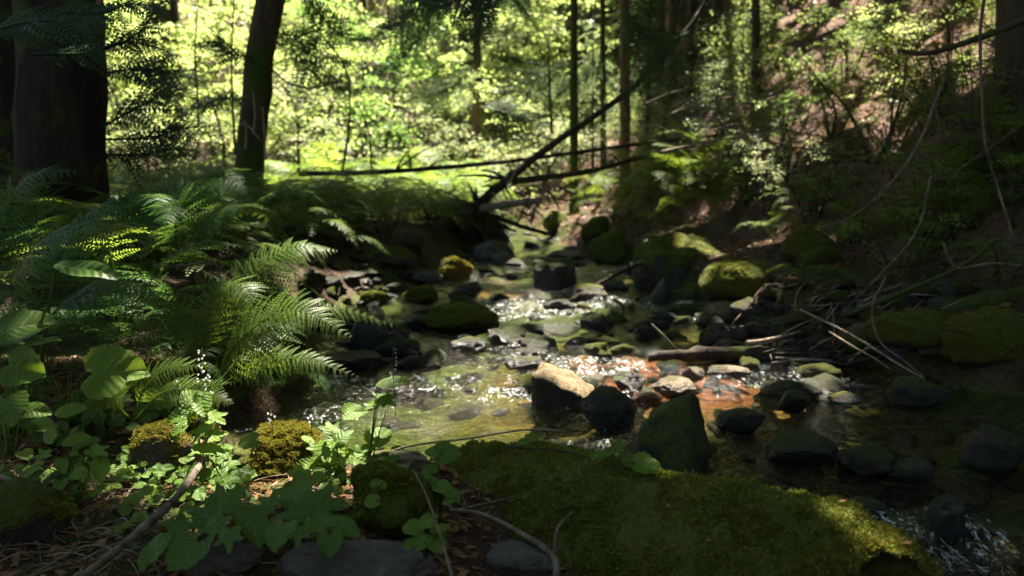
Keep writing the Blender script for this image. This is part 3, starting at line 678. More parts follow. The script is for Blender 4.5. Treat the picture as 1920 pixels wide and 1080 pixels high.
# ------------------------------------------------------------------ sunlit leafy trees behind
def leafy_proto(seed, h, wd, nclump, per, leaf, lean=0.0):
    r = np.random.default_rng(seed); mb = MB(); cs = []; rs = []
    nst = 1 + seed % 3
    tips = []
    for s in range(nst):
        a = r.uniform(0, 6.28); d = np.array([math.cos(a), math.sin(a), 0]) * wd * .25 * (nst > 1)
        top = np.array([d[0] * 2 + r.normal() * .2, d[1] * 2 + r.normal() * .2, h * r.uniform(.8, 1)])
        stem = [d * .15, d * .6 + [r.normal() * .08, 0, h * .35], d * 1.3 + [0, r.normal() * .08, h * .65], top]
        tube_mb(mb, stem, [.04 + h * .006, .03, .02, .006], sides=6, n=14)
        sp = catmull(stem, 30)
        for k in range(nclump // nst):
            b = sp[r.integers(6, 30)]; a = r.uniform(0, 6.28); L = wd * r.uniform(.15, .6) * (1.15 - b[2] / h * .5)
            e = b + np.array([math.cos(a) * L, math.sin(a) * L, r.uniform(-.05, .35) * L]); 
            if k % 2 == 0: tube_mb(mb, [b, (b + e) / 2 + [0, 0, .06], e], [.010, .007, .003], sides=4, n=6, cap=False)
            for q in (.55, .8, 1.05): cs.append(b + (e - b) * q + r.normal(size=3) * .05); rs.append(.24 * wd / 2 * r.uniform(.5, 1.5))
    V_, F_ = leaf_cloud(cs, rs, per, leaf, seed + 5, flat=.16)
    return mb.mesh('stem'), mesh_np('crown', V_, F_)
PROTO = [leafy_proto(100 + k, *a) for k, a in enumerate(((4.2, 3.2, 40, 22, .10), (5.5, 3.6, 46, 22, .14), (3.0, 3.0, 34, 22, .07), (6.5, 3.2, 46, 22, .12), (2.0, 2.2, 36, 15, .07)))]
CROWN_CACHE = {}
def leafy(name, label, x, y, proto, scale, mat, group, rot=None):
    root = empty(name, (x, y, G(x, y) - .05)); root.scale = (scale,) * 3; root.rotation_euler = (0, 0, random.uniform(0, 6.28) if rot is None else rot)
    st, cr = PROTO[proto]
    key = (proto, mat)
    if key not in CROWN_CACHE:
        c = cr.copy(); c.materials.clear(); c.materials.append(M[mat]); CROWN_CACHE[key] = c
    link('stem', st, M['bark'], root); link('crown', CROWN_CACHE[key], None, root)
    return tag(root, label, 'tree', group)
SL = 'sunlit yellow green leafy tree in the bright clearing behind the ferns'; SG = 'leafy trees in the sunny clearing'
for px, y, p, s in ((215, 14, 2, 1.0), (300, 16, 0, 1.0), (400, 14.5, 4, 1.1), (350, 21, 1, 1.1), (250, 19, 3, .9), (190, 24, 3, 1.2), (430, 25, 3, 1.2), (560, 15.5, 2, 1.0), (600, 20, 0, 1.1), (540, 24, 1, 1.2), 
                    (700, 23, 1, 1.1), (640, 27, 3, 1.3), (780, 26, 1, 1.15), (60, 18, 0, 1.2), (-60, 16, 1, 1.1), (120, 21, 1, 1.2), (330, 29, 3, 1.4), (480, 31, 3, 1.5), (600, 33, 3, 1.5), (750, 33, 3, 1.5), (100, 30, 3, 1.5), (220, 34, 1, 1.8), (400, 37, 3, 1.9), (700, 39, 3, 1.9), (540, 40, 1, 2.2), (860, 36, 3, 1.7), (300, 13.2, 4, .9)):
    leafy('leafy_tree', SL, (px - 960) / FPX * y, y, p, s, ('yellow_leaf', 'yellow_leaf', 'mid_leaf', 'yellow_leaf', 'pale_leaf', 'fresh_leaf')[(px * 7 + p) % 6], SG)
ML = 'pale green leafy sapling in the hazy background around the slim red trunk'; MG = 'pale saplings in the middle background'
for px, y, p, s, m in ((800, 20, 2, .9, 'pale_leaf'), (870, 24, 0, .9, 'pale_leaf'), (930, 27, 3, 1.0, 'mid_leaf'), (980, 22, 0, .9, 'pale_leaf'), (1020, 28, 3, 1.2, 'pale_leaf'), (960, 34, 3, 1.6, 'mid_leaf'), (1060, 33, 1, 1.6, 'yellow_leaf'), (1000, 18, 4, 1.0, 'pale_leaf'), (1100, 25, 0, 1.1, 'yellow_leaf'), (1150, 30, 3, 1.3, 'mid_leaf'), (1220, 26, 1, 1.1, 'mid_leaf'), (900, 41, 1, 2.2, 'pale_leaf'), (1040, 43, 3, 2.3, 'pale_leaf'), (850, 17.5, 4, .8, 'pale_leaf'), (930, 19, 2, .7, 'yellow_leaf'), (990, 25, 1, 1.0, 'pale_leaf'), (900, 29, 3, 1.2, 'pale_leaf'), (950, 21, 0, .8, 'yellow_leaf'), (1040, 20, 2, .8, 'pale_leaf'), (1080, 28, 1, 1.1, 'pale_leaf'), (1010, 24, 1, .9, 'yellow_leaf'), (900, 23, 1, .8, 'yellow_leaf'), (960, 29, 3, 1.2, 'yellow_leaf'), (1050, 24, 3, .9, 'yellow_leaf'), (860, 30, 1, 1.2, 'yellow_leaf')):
    leafy('leafy_sapling', ML, (px - 960) / FPX * y, y, p, s, m, MG)

# young conifers
def conifer_proto(seed, h, wd, nb, tw):
    r = np.random.default_rng(seed); mb = MB(); nb_ = MB()
    tube_mb(mb, [[0, 0, 0], [.03, 0, h * .5], [0, .02, h]], [.05, .035, .008], sides=7, n=12)
    for k in range(nb):
        z = h * (.08 + .9 * (k / nb)); a = k * 2.4 + r.normal() * .4; L = wd * (1 - .75 * z / h) * r.uniform(.7, 1.1)
        d = np.array([math.cos(a), math.sin(a), 0]); side = np.array([-d[1], d[0], 0])
        sp = [np.array([0, 0, z]), d * L * .5 + [0, 0, z + .08 * L], d * L + [0, 0, z - .22 * L]]
        tube_mb(mb, sp, [.012, .008, .003], sides=4, n=7, cap=False)
        P = catmull(sp, tw)
        for q in range(1, tw):
            for sd in (-1, 1):
                l = L * .42 * (1 - .7 * q / tw) * r.uniform(.6, 1.2) + .04
                dd = norm(side * sd + d * .65 + [0, 0, -.35 + .2 * r.normal()])
                for s2 in range(3):
                    c = P[q] + dd * l * (.2 + .33 * s2); e = dd * l * .25; w = norm(np.cross(dd, [0, 0, 1])) * .028
                    nb_.add([c - e, c + w - e * .2, c + e, c - w - e * .2], [[0, 1, 2, 3]])
    return mb.mesh('trunk'), nb_.mesh('boughs')
CP = [conifer_proto(200 + k, *a) for k, a in enumerate(((6.5, 1.6, 60, 9), (4.0, 1.3, 46, 8), (8.0, 1.9, 70, 9)))]
CC = {}
def conifer(name, label, px, y, p, s, mat, group=None):
    x = (px - 960) / FPX * y; root = empty(name, (x, y, G(x, y) - .05)); root.scale = (s,) * 3; root.rotation_euler = (0, 0, random.uniform(0, 6.28))
    if (p, mat) not in CC:
        c = CP[p][1].copy(); c.materials.clear(); c.materials.append(M[mat]); CC[p, mat] = c
    link('trunk', CP[p][0], M['bark'], root); link('crown', CC[p, mat], None, root)
    return tag(root, label, 'tree', group)
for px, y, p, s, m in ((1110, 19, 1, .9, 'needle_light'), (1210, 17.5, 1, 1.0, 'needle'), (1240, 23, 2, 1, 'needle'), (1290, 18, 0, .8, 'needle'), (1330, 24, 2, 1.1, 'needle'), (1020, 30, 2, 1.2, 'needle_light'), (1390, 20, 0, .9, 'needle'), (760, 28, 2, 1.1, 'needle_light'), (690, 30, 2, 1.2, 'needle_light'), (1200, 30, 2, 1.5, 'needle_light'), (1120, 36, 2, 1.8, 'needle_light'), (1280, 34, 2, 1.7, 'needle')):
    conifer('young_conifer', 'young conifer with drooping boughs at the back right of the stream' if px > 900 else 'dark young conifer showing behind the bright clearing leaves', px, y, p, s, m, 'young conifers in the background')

# ------------------------------------------------------------------ rocks
def rk(label, cx, cyb, w, h, mat='rock', ang=.6, seed=0, dep=.8, moss=0, name='rock', y=None, sub=4, lump=.22, cuts=9, tilt=0.0, ml=.012, mmat='moss', rot=None, group=None, cat='rock'):
    p = W(cx, cyb) if y is None else at(cx, cyb, y)
    k = p[1] / FPX; hw = w * k / 2; hd = hw * dep
    slope = (CAM[2] - p[2]) / p[1]
    hm = max(h * k - hd * slope * .8, h * k * .45)
    sz = max(hm * .72, hw * .3)
    r = np.random.default_rng(seed + 1000)
    a = r.uniform(0, 6.28) if rot is None else rot
    V_, F_ = rock_verts(seed, (1, 1, 1), ang, lump, sub, cuts)
    c, s = math.cos(a), math.sin(a)
    V_ = V_ @ np.array([[c, -s, 0], [s, c, 0], [0, 0, 1]]).T
    V_ = V_ / np.abs(V_).max(0)
    V_ = V_ * np.array([hw, hd, sz])
    if tilt:
        c, s = math.cos(tilt), math.sin(tilt); V_ = V_ @ np.array([[c, 0, -s], [0, 1, 0], [s, 0, c]]).T
    ctr = np.array([p[0], p[1] + hd * .75, p[2] + hm - V_[:, 2].max()])
    o = link(name, mesh_np(name, V_, F_), M[mat], None, ctr)
    tag(o, label, cat, group)
    if moss:
        mt = tufts(V_, F_, moss, ml, seed + 5, zmin=.25, mask=lambda q: np.clip(.65 + 1.4 * vnoise(q * 9 + seed, seed), 0, 1), width=max(.0025, p[1] * .0009))
        tag(link('moss', mt, M[mmat], o), kind='stuff')
    return o
rk('dark rounded boulder covered in moss right of the large mossy boulder', 1392, 566, 150, 82, 'rock_fullmoss', .35, 12, .8, 4000)
rk('small upright angular stone in front of the large mossy boulder', 1243, 572, 44, 54, 'rock_wetmoss', .9, 13, .8)
rk('low moss topped stone between the two mossy boulders', 1312, 560, 60, 28, 'rock_moss', .5, 14, .8, 600)
rk('flat reddish grey slab lying behind the block shaped rock', 1065, 487, 85, 20, 'rock_tan', .6, 16, .8)
rk('smooth grey boulder at the left water edge upstream', 926, 489, 82, 40, 'rock', .3, 17, .8, cuts=4)
rk('small grey stone leaning on the smooth grey boulder', 945, 495, 52, 24, 'rock', .35, 18, .7, cuts=4)
rk('small rock with a bright golden moss cap in the upper pool', 850, 526, 72, 44, 'rock_fullmoss', .5, 19, .9, 3500, ml=.02, mmat='moss_gold')
rk('flat pale grey rock left of the golden moss rock', 785, 532, 95, 30, 'rock', .7, 20, .8)
rk('mossy low stone left of the flat pale grey rock', 720, 497, 120, 34, 'rock_moss', .5, 21, .7, 1200)
rk('green mossy mound at the left pool below the flat pale rock', 790, 566, 78, 30, 'rock_fullmoss', .4, 22, .8, 2500, ml=.016)
rk('dark wide moss rock in the middle of the upper riffle', 858, 620, 160, 56, 'rock_fullmoss', .5, 23, .8, 4000, sub=5)
rk('wet stone at the left foot of the wide moss rock', 785, 616, 52, 30, 'rock_wet', .6, 24, .8)
rk('mossy flat stone in the lit green pool by the left bank', 700, 570, 58, 26, 'rock_fullmoss', .4, 25, .8, 900)
rk('dark flat rock breaking the smooth green water', 872, 660, 84, 32, 'rock_wet', .6, 26, .7)
rk('small pointed dark stone right of the flat rock in the green water', 926, 648, 30, 26, 'rock_wet', .9, 27, .8)
rk('rounded wet black rock between the split rock and the tall wedge', 1147, 800, 118, 84, 'rock_wet', .5, 29, .8, sub=5, cuts=6)
rk('thin dark flat stone just upstream of the split rock', 988, 692, 95, 26, 'rock_wet', .7, 31, .6)
rk('dark angular stone in the sparkling riffle', 1182, 738, 64, 46, 'rock_wet', .9, 32, .8)
rk('ochre stone with sunlit top in the middle of the riffle', 1272, 742, 90, 40, 'rock_tan', .7, 33, .8)
rk('low red stone at the left of the ochre stone', 1218, 755, 60, 22, 'bed_red', .6, 35, .8)
rk('yellow brown stone behind the ochre stone', 1305, 712, 46, 28, 'rock_tan', .7, 36, .8)
rk('flat slab with white sunlit edge at the foot of the undercut bank', 1372, 708, 86, 26, 'rock_tan', .7, 37, .6)
rk('dark stone with tan shoulder in the right part of the riffle', 1490, 768, 62, 42, 'rock_wetmoss', .9, 38, .8)
rk('low dark wet rock right of the tall wedge', 1395, 812, 92, 48, 'rock_wet', .6, 39, .8)
rk('broad dark rock in the shaded water on the right', 1520, 870, 150, 66, 'rock_wetmoss', .8, 40, .8)
rk('flat faced dark slab in the shaded cascade', 1640, 895, 125, 72, 'rock_wetmoss', 1.0, 41, .7, cuts=7)
rk('brown wet rock beside the bright shoulder of the mossy log', 1625, 985, 115, 62, 'rock_wet', .6, 42, .8)
rk('dark standing rock near the lower right corner', 1795, 1010, 90, 88, 'rock_wet', .9, 43, .8)
rk('dark moss tinged rock at the right water edge', 1735, 762, 115, 60, 'rock_wetmoss', .6, 44, .8)
rk('grey brown stone lying in shallow water off the right bank', 1592, 758, 70, 26, 'rock', .5, 45, .8)
rk('half sunken dark rock in the right hand cascade', 1720, 905, 100, 50, 'rock_wet', .7, 46, .8)
rk('blackish boulder cut by the right picture edge', 1880, 880, 130, 90, 'rock_wet', .7, 47, .8)
rk('black rock below the drooping fern tip', 690, 655, 70, 60, 'rock_wet', .7, 49, .8)
rk('long low dark rock at the left shore below the black rock', 665, 692, 140, 36, 'rock_wet', .6, 50, .6)
rk('bluish smooth stone below the block shaped rock', 1100, 560, 90, 30, 'rock', .3, 51, .8)
rk('mossy rock beneath the ferns on the right bank', 1145, 492, 80, 66, 'rock_fullmoss', .5, 52, .8, 1500)
rk('moss hummock left of the ferns on the right bank', 1120, 450, 60, 46, 'rock_fullmoss', .4, 53, .8, 900)
rk('dark mossy stone beside the far channel', 1045, 430, 54, 36, 'rock_moss', .6, 54, .8)
rk('tan leaf littered rock at the start of the right stone bar', 1365, 606, 84, 46, 'rock_tan', .5, 55, .8, 500, ml=.01)
rk('green moss hummock on the shaded right bank', 1530, 500, 120, 80, 'rock_fullmoss', .3, 56, .9, 2500)
rk('long mossy mound at the far right above the water', 1760, 660, 230, 90, 'rock_fullmoss', .3, 57, .9, 4000)
rk('mossy mound cut by the right picture edge', 1890, 690, 180, 120, 'rock_fullmoss', .35, 58, .9, 3000)
rk('lichen spotted rock with brown moss on the left foreground bank', 285, 905, 150, 122, 'rock_lichen', .6, 59, .8, 3500, sub=5, ml=.011, mmat='moss_gold')
rk('small mossy stone behind the lichen spotted rock', 182, 800, 80, 50, 'rock_fullmoss', .4, 60, .8, 1200)
rk('cushion of long golden moss on a stump in full sun', 505, 900, 230, 108, 'rock_fullmoss', .5, 61, .8, 24000, name='moss_stump', sub=5, ml=.017, mmat='moss_gold', cat='stump', cuts=4)
rk('round boulder of dark moss beside the big lobed leaves', 735, 1010, 190, 150, 'rock_fullmoss', .3, 62, .85, 12000, sub=5, ml=.016, cuts=5)
rk('flat pale stone lit white at the near water edge', 748, 878, 150, 38, 'rock_pale', .8, 63, .8, cuts=8)
rk('blue grey stone at the bottom edge under the lobed leaves', 392, 1084, 200, 80, 'rock_bare', .6, 64, .6, sub=5)
rk('long brown grey stone with warm top along the bottom edge', 650, 1088, 350, 86, 'rock_bare', .35, 65, .4, sub=5)
rk('grey stone at the bottom edge beside the mossy log', 975, 1085, 160, 72, 'rock_bare', .5, 66, .7)
rk('dark mossy rock cut by the left picture edge at the bottom', 25, 1030, 170, 150, 'rock_moss', .4, 67, .8, 1500)
rk('dark broken rock under the root wad', 900, 460, 130, 66, 'rock_wet', .7, 68, .8)

def hull_rock(label, pix, y, mat, seed, moss=0, ml=.012, mmat='moss', amp=.012, cat='rock', freq=9):
    P = np.array([at(a, b, y + c) for a, b, c in pix]); base = P.mean(0); base[2] = P[:, 2].min()
    bm = bmesh.new()
    for p in P - base: bm.verts.new(p)
    r = bmesh.ops.convex_hull(bm, input=bm.verts)
    loose = [v for v in bm.verts if not v.link_faces]
    if loose: bmesh.ops.delete(bm, geom=loose, context='VERTS')
    for k in range(4):
        bmesh.ops.subdivide_edges(bm, edges=bm.edges[:], cuts=1, use_grid_fill=True); bmesh.ops.triangulate(bm, faces=bm.faces[:])
        if k in (1, 2): bmesh.ops.smooth_vert(bm, verts=bm.verts[:], factor=.22, use_axis_x=True, use_axis_y=True, use_axis_z=True)
    bm.normal_update(); bm.verts.index_update()
    V_ = np.array([v.co[:] for v in bm.verts]); N_ = np.array([v.normal[:] for v in bm.verts]); F_ = np.array([[v.index for v in f.verts] for f in bm.faces]); bm.free()
    V_ = V_ + N_ * (amp * fbm(V_ * freq + seed, seed, 5, .6))[:, None]
    o = link('rock', mesh_np('rock', V_, F_), M[mat], None, base); tag(o, label, cat)
    if moss:
        mt = tufts(V_, F_, moss, ml, seed + 5, zmin=.3, mask=lambda q: np.clip(.6 + 1.6 * vnoise(q * 7 + seed, seed), 0, 1), width=max(.0025, y * .0009)); tag(link('moss', mt, M[mmat], o), kind='stuff')
    return o
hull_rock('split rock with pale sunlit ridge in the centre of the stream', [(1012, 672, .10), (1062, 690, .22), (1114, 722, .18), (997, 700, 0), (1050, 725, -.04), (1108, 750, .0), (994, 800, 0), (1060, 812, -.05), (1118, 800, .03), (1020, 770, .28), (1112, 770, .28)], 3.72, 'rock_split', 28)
hull_rock('tall wedge shaped rock with greenish face in the near stream', [(1298, 731, .06), (1314, 748, .10), (1205, 782, .08), (1194, 800, .0), (1186, 915, .02), (1225, 930, -.06), (1290, 940, -.12), (1336, 850, .08), (1344, 930, .06), (1228, 765, .25), (1320, 800, .30), (1210, 880, .28), (1335, 900, .28)], 2.95, 'rock_wedge', 34, amp=.008)
hull_rock('block shaped dark rock standing in midstream below the grey boulder', [(997, 488, .05), (1018, 480, .25), (1072, 484, .3), (1084, 520, .12), (1080, 545, .1), (1028, 552, -.12), (1002, 540, 0), (1045, 498, -.05), (1078, 500, .05), (1010, 530, .4), (1075, 530, .4)], 7.3, 'rock_wetmoss', 15, amp=.02, freq=5)
hull_rock('large mossy boulder on the right bank, moss glowing along its upper right rim', [(1196, 458, .25), (1222, 440, .35), (1282, 434, .5), (1336, 452, .5), (1359, 472, .35), (1355, 500, .2), (1335, 545, .1), (1205, 560, 0), (1188, 535, .05), (1206, 492, -.12), (1240, 474, -.12), (1300, 480, -.1), (1270, 550, -.15), (1200, 520, .9), (1340, 520, .9)], 7.2, 'rock_moss', 11, 6000, amp=.035, freq=4)

# shared small stones
SV = []
for k in range(8):
    V_, F_ = rock_verts(300 + k, (1, random.uniform(.7, .95), random.uniform(.4, .65)), .9, .4, 3 if k < 4 else 2, 9, .08)
    SV.append((V_, F_))
SM = {}
def small_stone(name, label, p, r_, mat, group, sink=.35):
    k = random.randrange(8)
    if (k, mat) not in SM:
        me = mesh_np('stone', *SV[k]); me.materials.append(M[mat]); SM[k, mat] = me
    o = link(name, SM[k, mat], None, None, (p[0], p[1], p[2] + r_ * .5 - r_ * sink)); o.scale = (r_ * random.uniform(.8, 1.3), r_ * random.uniform(.8, 1.2), r_ * random.uniform(.8, 1.1))
    o.rotation_euler = (random.uniform(-.25, .25), random.uniform(-.25, .25), random.uniform(0, 6.28))
    return tag(o, label, 'stone', group)
n = 0
while n < 130:
    px, py = random.uniform(1330, 1800), random.uniform(535, 690)
    if py > 660 and px < 1500: continue
    p = W(px, py); 
    if p[1] < 3.6 or p[1] > 8: continue
    small_stone('bank_stone', 'rounded dark stone of the shaded stone bar on the right bank', p, random.choice((.04, .06, .08, .11)), random.choice(('rock', 'rock_moss', 'rock_wetmoss', 'rock')), 'stones of the right stone bar'); n += 1
n = 0
while n < 90:
    px, py = random.uniform(560, 800), random.uniform(455, 650)
    p = W(px, py)
    if G(p[0], p[1]) < zw(p[1]) - .03: continue
    small_stone('shore_stone', 'dark stone along the shaded left shore below the ferns', p, random.choice((.05, .07, .1)), random.choice(('rock_wet', 'rock_moss', 'rock_wetmoss')), 'stones along the left shore'); n += 1
for k in range(120):
    x, y = random.uniform(0.1, 2.0), random.gauss(4.35, .42); 
    if not 3.4 < y < 5.3: continue
    z = G(x, y); small_stone('riffle_stone', 'red brown stone under the sparkling riffle', (x, y, z), random.choice((.025, .035, .05, .065)), random.choice(('bed_red', 'bed_red', 'rock_tan', 'bed_olive')), 'red stones in the riffle')
for k in range(150):
    y = random.uniform(2.9, 13); xl, xr = np.interp(y, XL[:, 0], XL[:, 1]), np.interp(y, XR[:, 0], XR[:, 1])
    x = random.uniform(xl, xr); z = G(x, y); r_ = random.choice((.04, .05, .07, .09)) * (1 if y < 6 else 1.4)
    small_stone('stream_stone', 'olive stone lying on the stream bed', (x, y, z), r_, random.choice(('bed_olive', 'bed_olive', 'rock_wetmoss', 'rock_wet')), 'stones on the stream bed')
for k in range(130):
    y = random.uniform(1.4, 3.7); x = random.uniform(max(np.interp(y, XL[:, 0], XL[:, 1]) + .1, .4 if y < 2.8 else 1.0), 2.7); z = G(x, y)
    small_stone('cascade_stone', 'dark wet stone in the shaded cascade at the lower right', (x, y, z), random.choice((.05, .07, .1, .13)), random.choice(('rock_wet', 'rock_wet', 'rock_wetmoss')), 'stones of the shaded cascade', sink=.2)

n = 0
while n < 120:
    px, py = random.uniform(660, 1560), random.uniform(415, 760)
    p = W(px, py)
    if G(p[0], p[1]) > zw(p[1]) + .02 or (600 < px < 980 and py > 690) or (1000 < px < 1340 and py > 660): continue
    r_ = random.uniform(.05, .12) * (1 + .05 * p[1]); z = zw(p[1])
    o = small_stone('midstream_rock', 'dark angular stone breaking the surface of the middle stream', (p[0], p[1], z - r_ * .2), r_, random.choice(('rock_wet', 'rock_wetmoss', 'rock_moss', 'rock_wet')), 'angular stones in midstream'); n += 1
# big mossy log across the near right
def mossy_log():
    spec = [(815, 850, 2.75, .10), (860, 836, 2.72, .17), (1000, 836, 2.58, .23), (1120, 858, 2.42, .26), (1230, 905, 2.26, .25), (1310, 924, 2.16, .25), (1420, 920, 2.03, .28), (1530, 952, 1.90, .29), (1620, 1008, 1.79, .27), (1700, 1085, 1.68, .21), (1740, 1150, 1.6, .08)]
    pts = [at(a, b, c) - np.array([0, 0, r_]) for a, b, c, r_ in spec]
    V_, Q, T_ = tube(pts, [s_[3] for s_ in spec], sides=64, n=150, rough=.16, seed=77, rfreq=3.2)
    base = pts[5].copy(); root = empty('mossy_log', base)
    V_ = V_ - base
    V_ += norm(V_ - np.array([0, 0, 0])) * 0; V_[:, 2] += .012 * fbm(V_ * 9, 5, 3) + .020 * (1 - np.abs(vnoise(V_ * 11, 6))) * np.clip(.5 + vnoise(V_ * 3, 8), 0, 1)
    link('log_body', mesh_np('log_body', V_, [Q, T_]), M['log_moss'], root)
    lit = tufts(V_, Q, 70000, .015, 88, zmin=-.1, width=.0026, up=.4, mask=lambda q: np.clip(.85 + 1.3 * vnoise(q * 6, 3), 0.05, 1))
    tag(link('moss', lit, M['moss'], root), kind='stuff')
    gold = tufts(V_, Q, 22000, .016, 89, zmin=.1, width=.0026, up=.4, mask=lambda q: np.clip(vnoise(q * 4 + 7, 9) * 2 + (q[:, 0] > .25) * .5, 0, 1))  # golden moss, gathered on the right shoulder to paint its sunlit edge
    tag(link('moss', gold, M['moss_gold'], root), kind='stuff')
    r = np.random.default_rng(91); tri = Q[r.choice(len(Q), 260)]; c = V_[tri].mean(1); c = c[c[:, 2] > -.1]; n_ = len(c); c = c + [0, 0, .012]
    d = norm(r.normal(size=(n_, 3)) * [1, 1, .3]); w = norm(np.cross(d, [0, 0, 1.0])); big = (r.random(n_) < .3)[:, None]
    L_ = np.where(big, .012, .022) * r.uniform(.6, 1.4, (n_, 1)); wd = np.where(big, .007, .001)
    tag(link('fallen_bits', mesh_np('fallen_bits', np.stack([c - d * L_, c + w * wd, c + d * L_ + [0, 0, .004], c - w * wd], 1).reshape(-1, 3), np.arange(n_ * 4).reshape(-1, 4)), M['dry_leaf'], root), kind='stuff')
    tag(root, 'huge moss covered log sweeping across the lower right foreground', 'log')
mossy_log()

# ------------------------------------------------------------------ fallen poles, sticks, roots
def stick(name, label, pix, r0, r1, mat='dead_wood', sides=8, rough=.12, n=None, cat='branch', group=None, side=0, sink=0):
    pts = [at(*q) if q[2] is not None else W(q[0], q[1]) for q in pix]
    pts = [p - np.array([0, 0, sink]) for p in pts]
    base = pts[0]; mb = MB()
    tube_mb(mb, [p - base for p in pts], [r0, r1], sides=sides, n=n or max(8, 6 * len(pts)), rough=rough, seed=len(bpy.data.objects), rfreq=14)
    o = link(name, mb.mesh(name), M[mat], None, base); tag(o, label, cat, group)
    P = catmull(pts, 30)
    for k in range(side):
        i0 = random.randrange(6, 28); q = P[i0]; L = random.uniform(.12, .5) * (np.linalg.norm(P[-1] - P[0])) * .25
        d = norm(np.array([random.gauss(0, 1), random.gauss(0, .6), random.uniform(-.2, 1)])); m2 = MB(); rr = r0 + (r1 - r0) * i0 / 30
        tube_mb(m2, [q - base, q + d * L * .5 + [0, 0, .02] - base, q + d * L + np.array([0, 0, -.04]) - base], [rr * .5, rr * .15], sides=5, n=6)
        link('side_twig', m2.mesh('side_twig'), M[mat], o)
    return o
stick('fallen_pole', 'thin dark pole lying level across the stream in the background', [(560, 326, 11.6), (720, 322, 11.7), (950, 303, 12), (1200, 270, 12.4), (1450, 243, 12.8)], .042, .022, 'bark', side=10, cat='log')
stick('leaning_pole', 'dead pole leaning up to the right from the root wad', [(815, 428, 10.6), (890, 388, 11), (1010, 290, 11.8), (1170, 178, 12.6), (1240, 110, 13), (1312, 20, 13.5)], .085, .02, 'bark', side=14, cat='log')
stick('fallen_pole', 'lower thin pole parallel under the level pole', [(960, 340, 11.5), (1100, 322, 12), (1200, 296, 12.4), (1340, 262, 13)], .05, .025, 'bark_moss', side=3, cat='log')
stick('fallen_log', 'short pale log with moss lying below the leaning pole', [(900, 391, 11), (960, 382, 11), (1015, 376, 11.1)], .055, .045, 'pale_wood', side=1, cat='log')
stick('driftwood', 'dark driftwood pole dipping into the far channel', [(925, 405, 11), (980, 425, 11), (1040, 442, 11)], .035, .025, 'wet_wood', cat='log')
# root wad: a stump of broken roots
rw = empty('root_wad', W(880, 452)); b0 = np.array(rw.location)
V_, F_ = rock_verts(400, (.42, .4, .42), .5, .45, 4, 6, .10); link('stump_body', mesh_np('stump_body', V_ + [0, .2, .18], F_), M['wet_wood'], rw)
for k in range(11):
    a = random.uniform(0, 6.28); d = np.array([math.cos(a), math.sin(a) * .5, random.uniform(.1, .8)]); mb = MB()
    tube_mb(mb, [[0, .2, .2], d * .4 + [0, .2, .2], d * random.uniform(.55, .85) + [random.uniform(-.1, .1), .2, .05]], [.10, .06, .015], sides=7, n=10, rough=.2); link('root', mb.mesh('root'), M['wet_wood'], rw)
tag(rw, 'black upturned root wad at the bend of the stream', 'stump')
for k in range(26):
    px, py = random.uniform(930, 1050), random.uniform(345, 405); a = random.uniform(-1.2, 1.2) + (1.57 if k % 3 == 0 else 0); L = random.uniform(25, 60)
    y = random.uniform(10.8, 12.4)
    stick('debris_stick', 'grey stick of the debris jam behind the leaning pole', [(px, py, y), (px + math.cos(a) * L * .5, py + math.sin(a) * L * .5 + random.uniform(-4, 4), y + .1), (px + math.cos(a) * L, py + math.sin(a) * L, y + .15)], random.uniform(.012, .028), .008, random.choice(('dead_wood', 'pale_wood', 'dead_wood')), 6, group='sticks of the debris jam')
stick('water_stick', 'dark stick slanting into the green water from the fern tip', [(712, 598, 5.4), (760, 640, 5.0), (822, 688, None)], .022, .016, 'wet_wood', cat='stick')
stick('water_stick', 'short dark stick below the slanting one in the green water', [(745, 668, 4.9), (772, 690, 4.8), (800, 712, None)], .02, .012, 'wet_wood', cat='stick')
stick('water_stick', 'dark stick resting on the bluish stone in front of the boulder', [(1066, 566, 6.6), (1130, 528, 6.9), (1205, 492, 7.2)], .022, .015, 'wet_wood', cat='stick', side=2)
stick('water_stick', 'pale dry stick above the dark one by the boulder', [(1130, 512, 7.0), (1165, 504, 7.1), (1208, 489, 7.2)], .016, .010, 'pale_wood', cat='stick')
stick('water_stick', 'thin twig standing in the riffle before the undercut log', [(1222, 608, 4.7), (1245, 630, 4.6), (1268, 655, 4.55)], .007, .005, 'wet_wood', cat='stick')
stick('water_stick', 'crooked mossy twig at the edge of the upper riffle', [(1150, 560, 6.2), (1166, 572, 6.2), (1168, 595, 6.2), (1152, 612, 6.2)], .012, .008, 'bark_moss', cat='stick')
stick('bank_log', 'dark log overhanging the undercut of the right bank', [(1318, 640, 4.9), (1420, 624, 5.0), (1560, 622, 4.95), (1720, 640, 4.7)], .04, .065, 'wet_wood', sides=12, rough=.4, n=30, cat='log', side=2)
stick('bank_log', 'second dark log jammed under the overhanging log', [(1215, 672, 4.5), (1300, 662, 4.5), (1480, 668, 4.55), (1640, 690, 4.5)], .03, .045, 'wet_wood', sides=10, rough=.4, cat='log')
stick('bank_log', 'mossy log sloping into the far right bank', [(1580, 640, 4.5), (1750, 590, 4.6), (1960, 540, 4.7)], .07, .06, 'bark_moss', sides=10, rough=.25, cat='log')
stick('pale_stick', 'short pale stick poking out below the overhanging log', [(1400, 643, 4.5), (1440, 637, 4.55), (1500, 622, 4.7)], .016, .008, 'pale_wood', cat='stick')
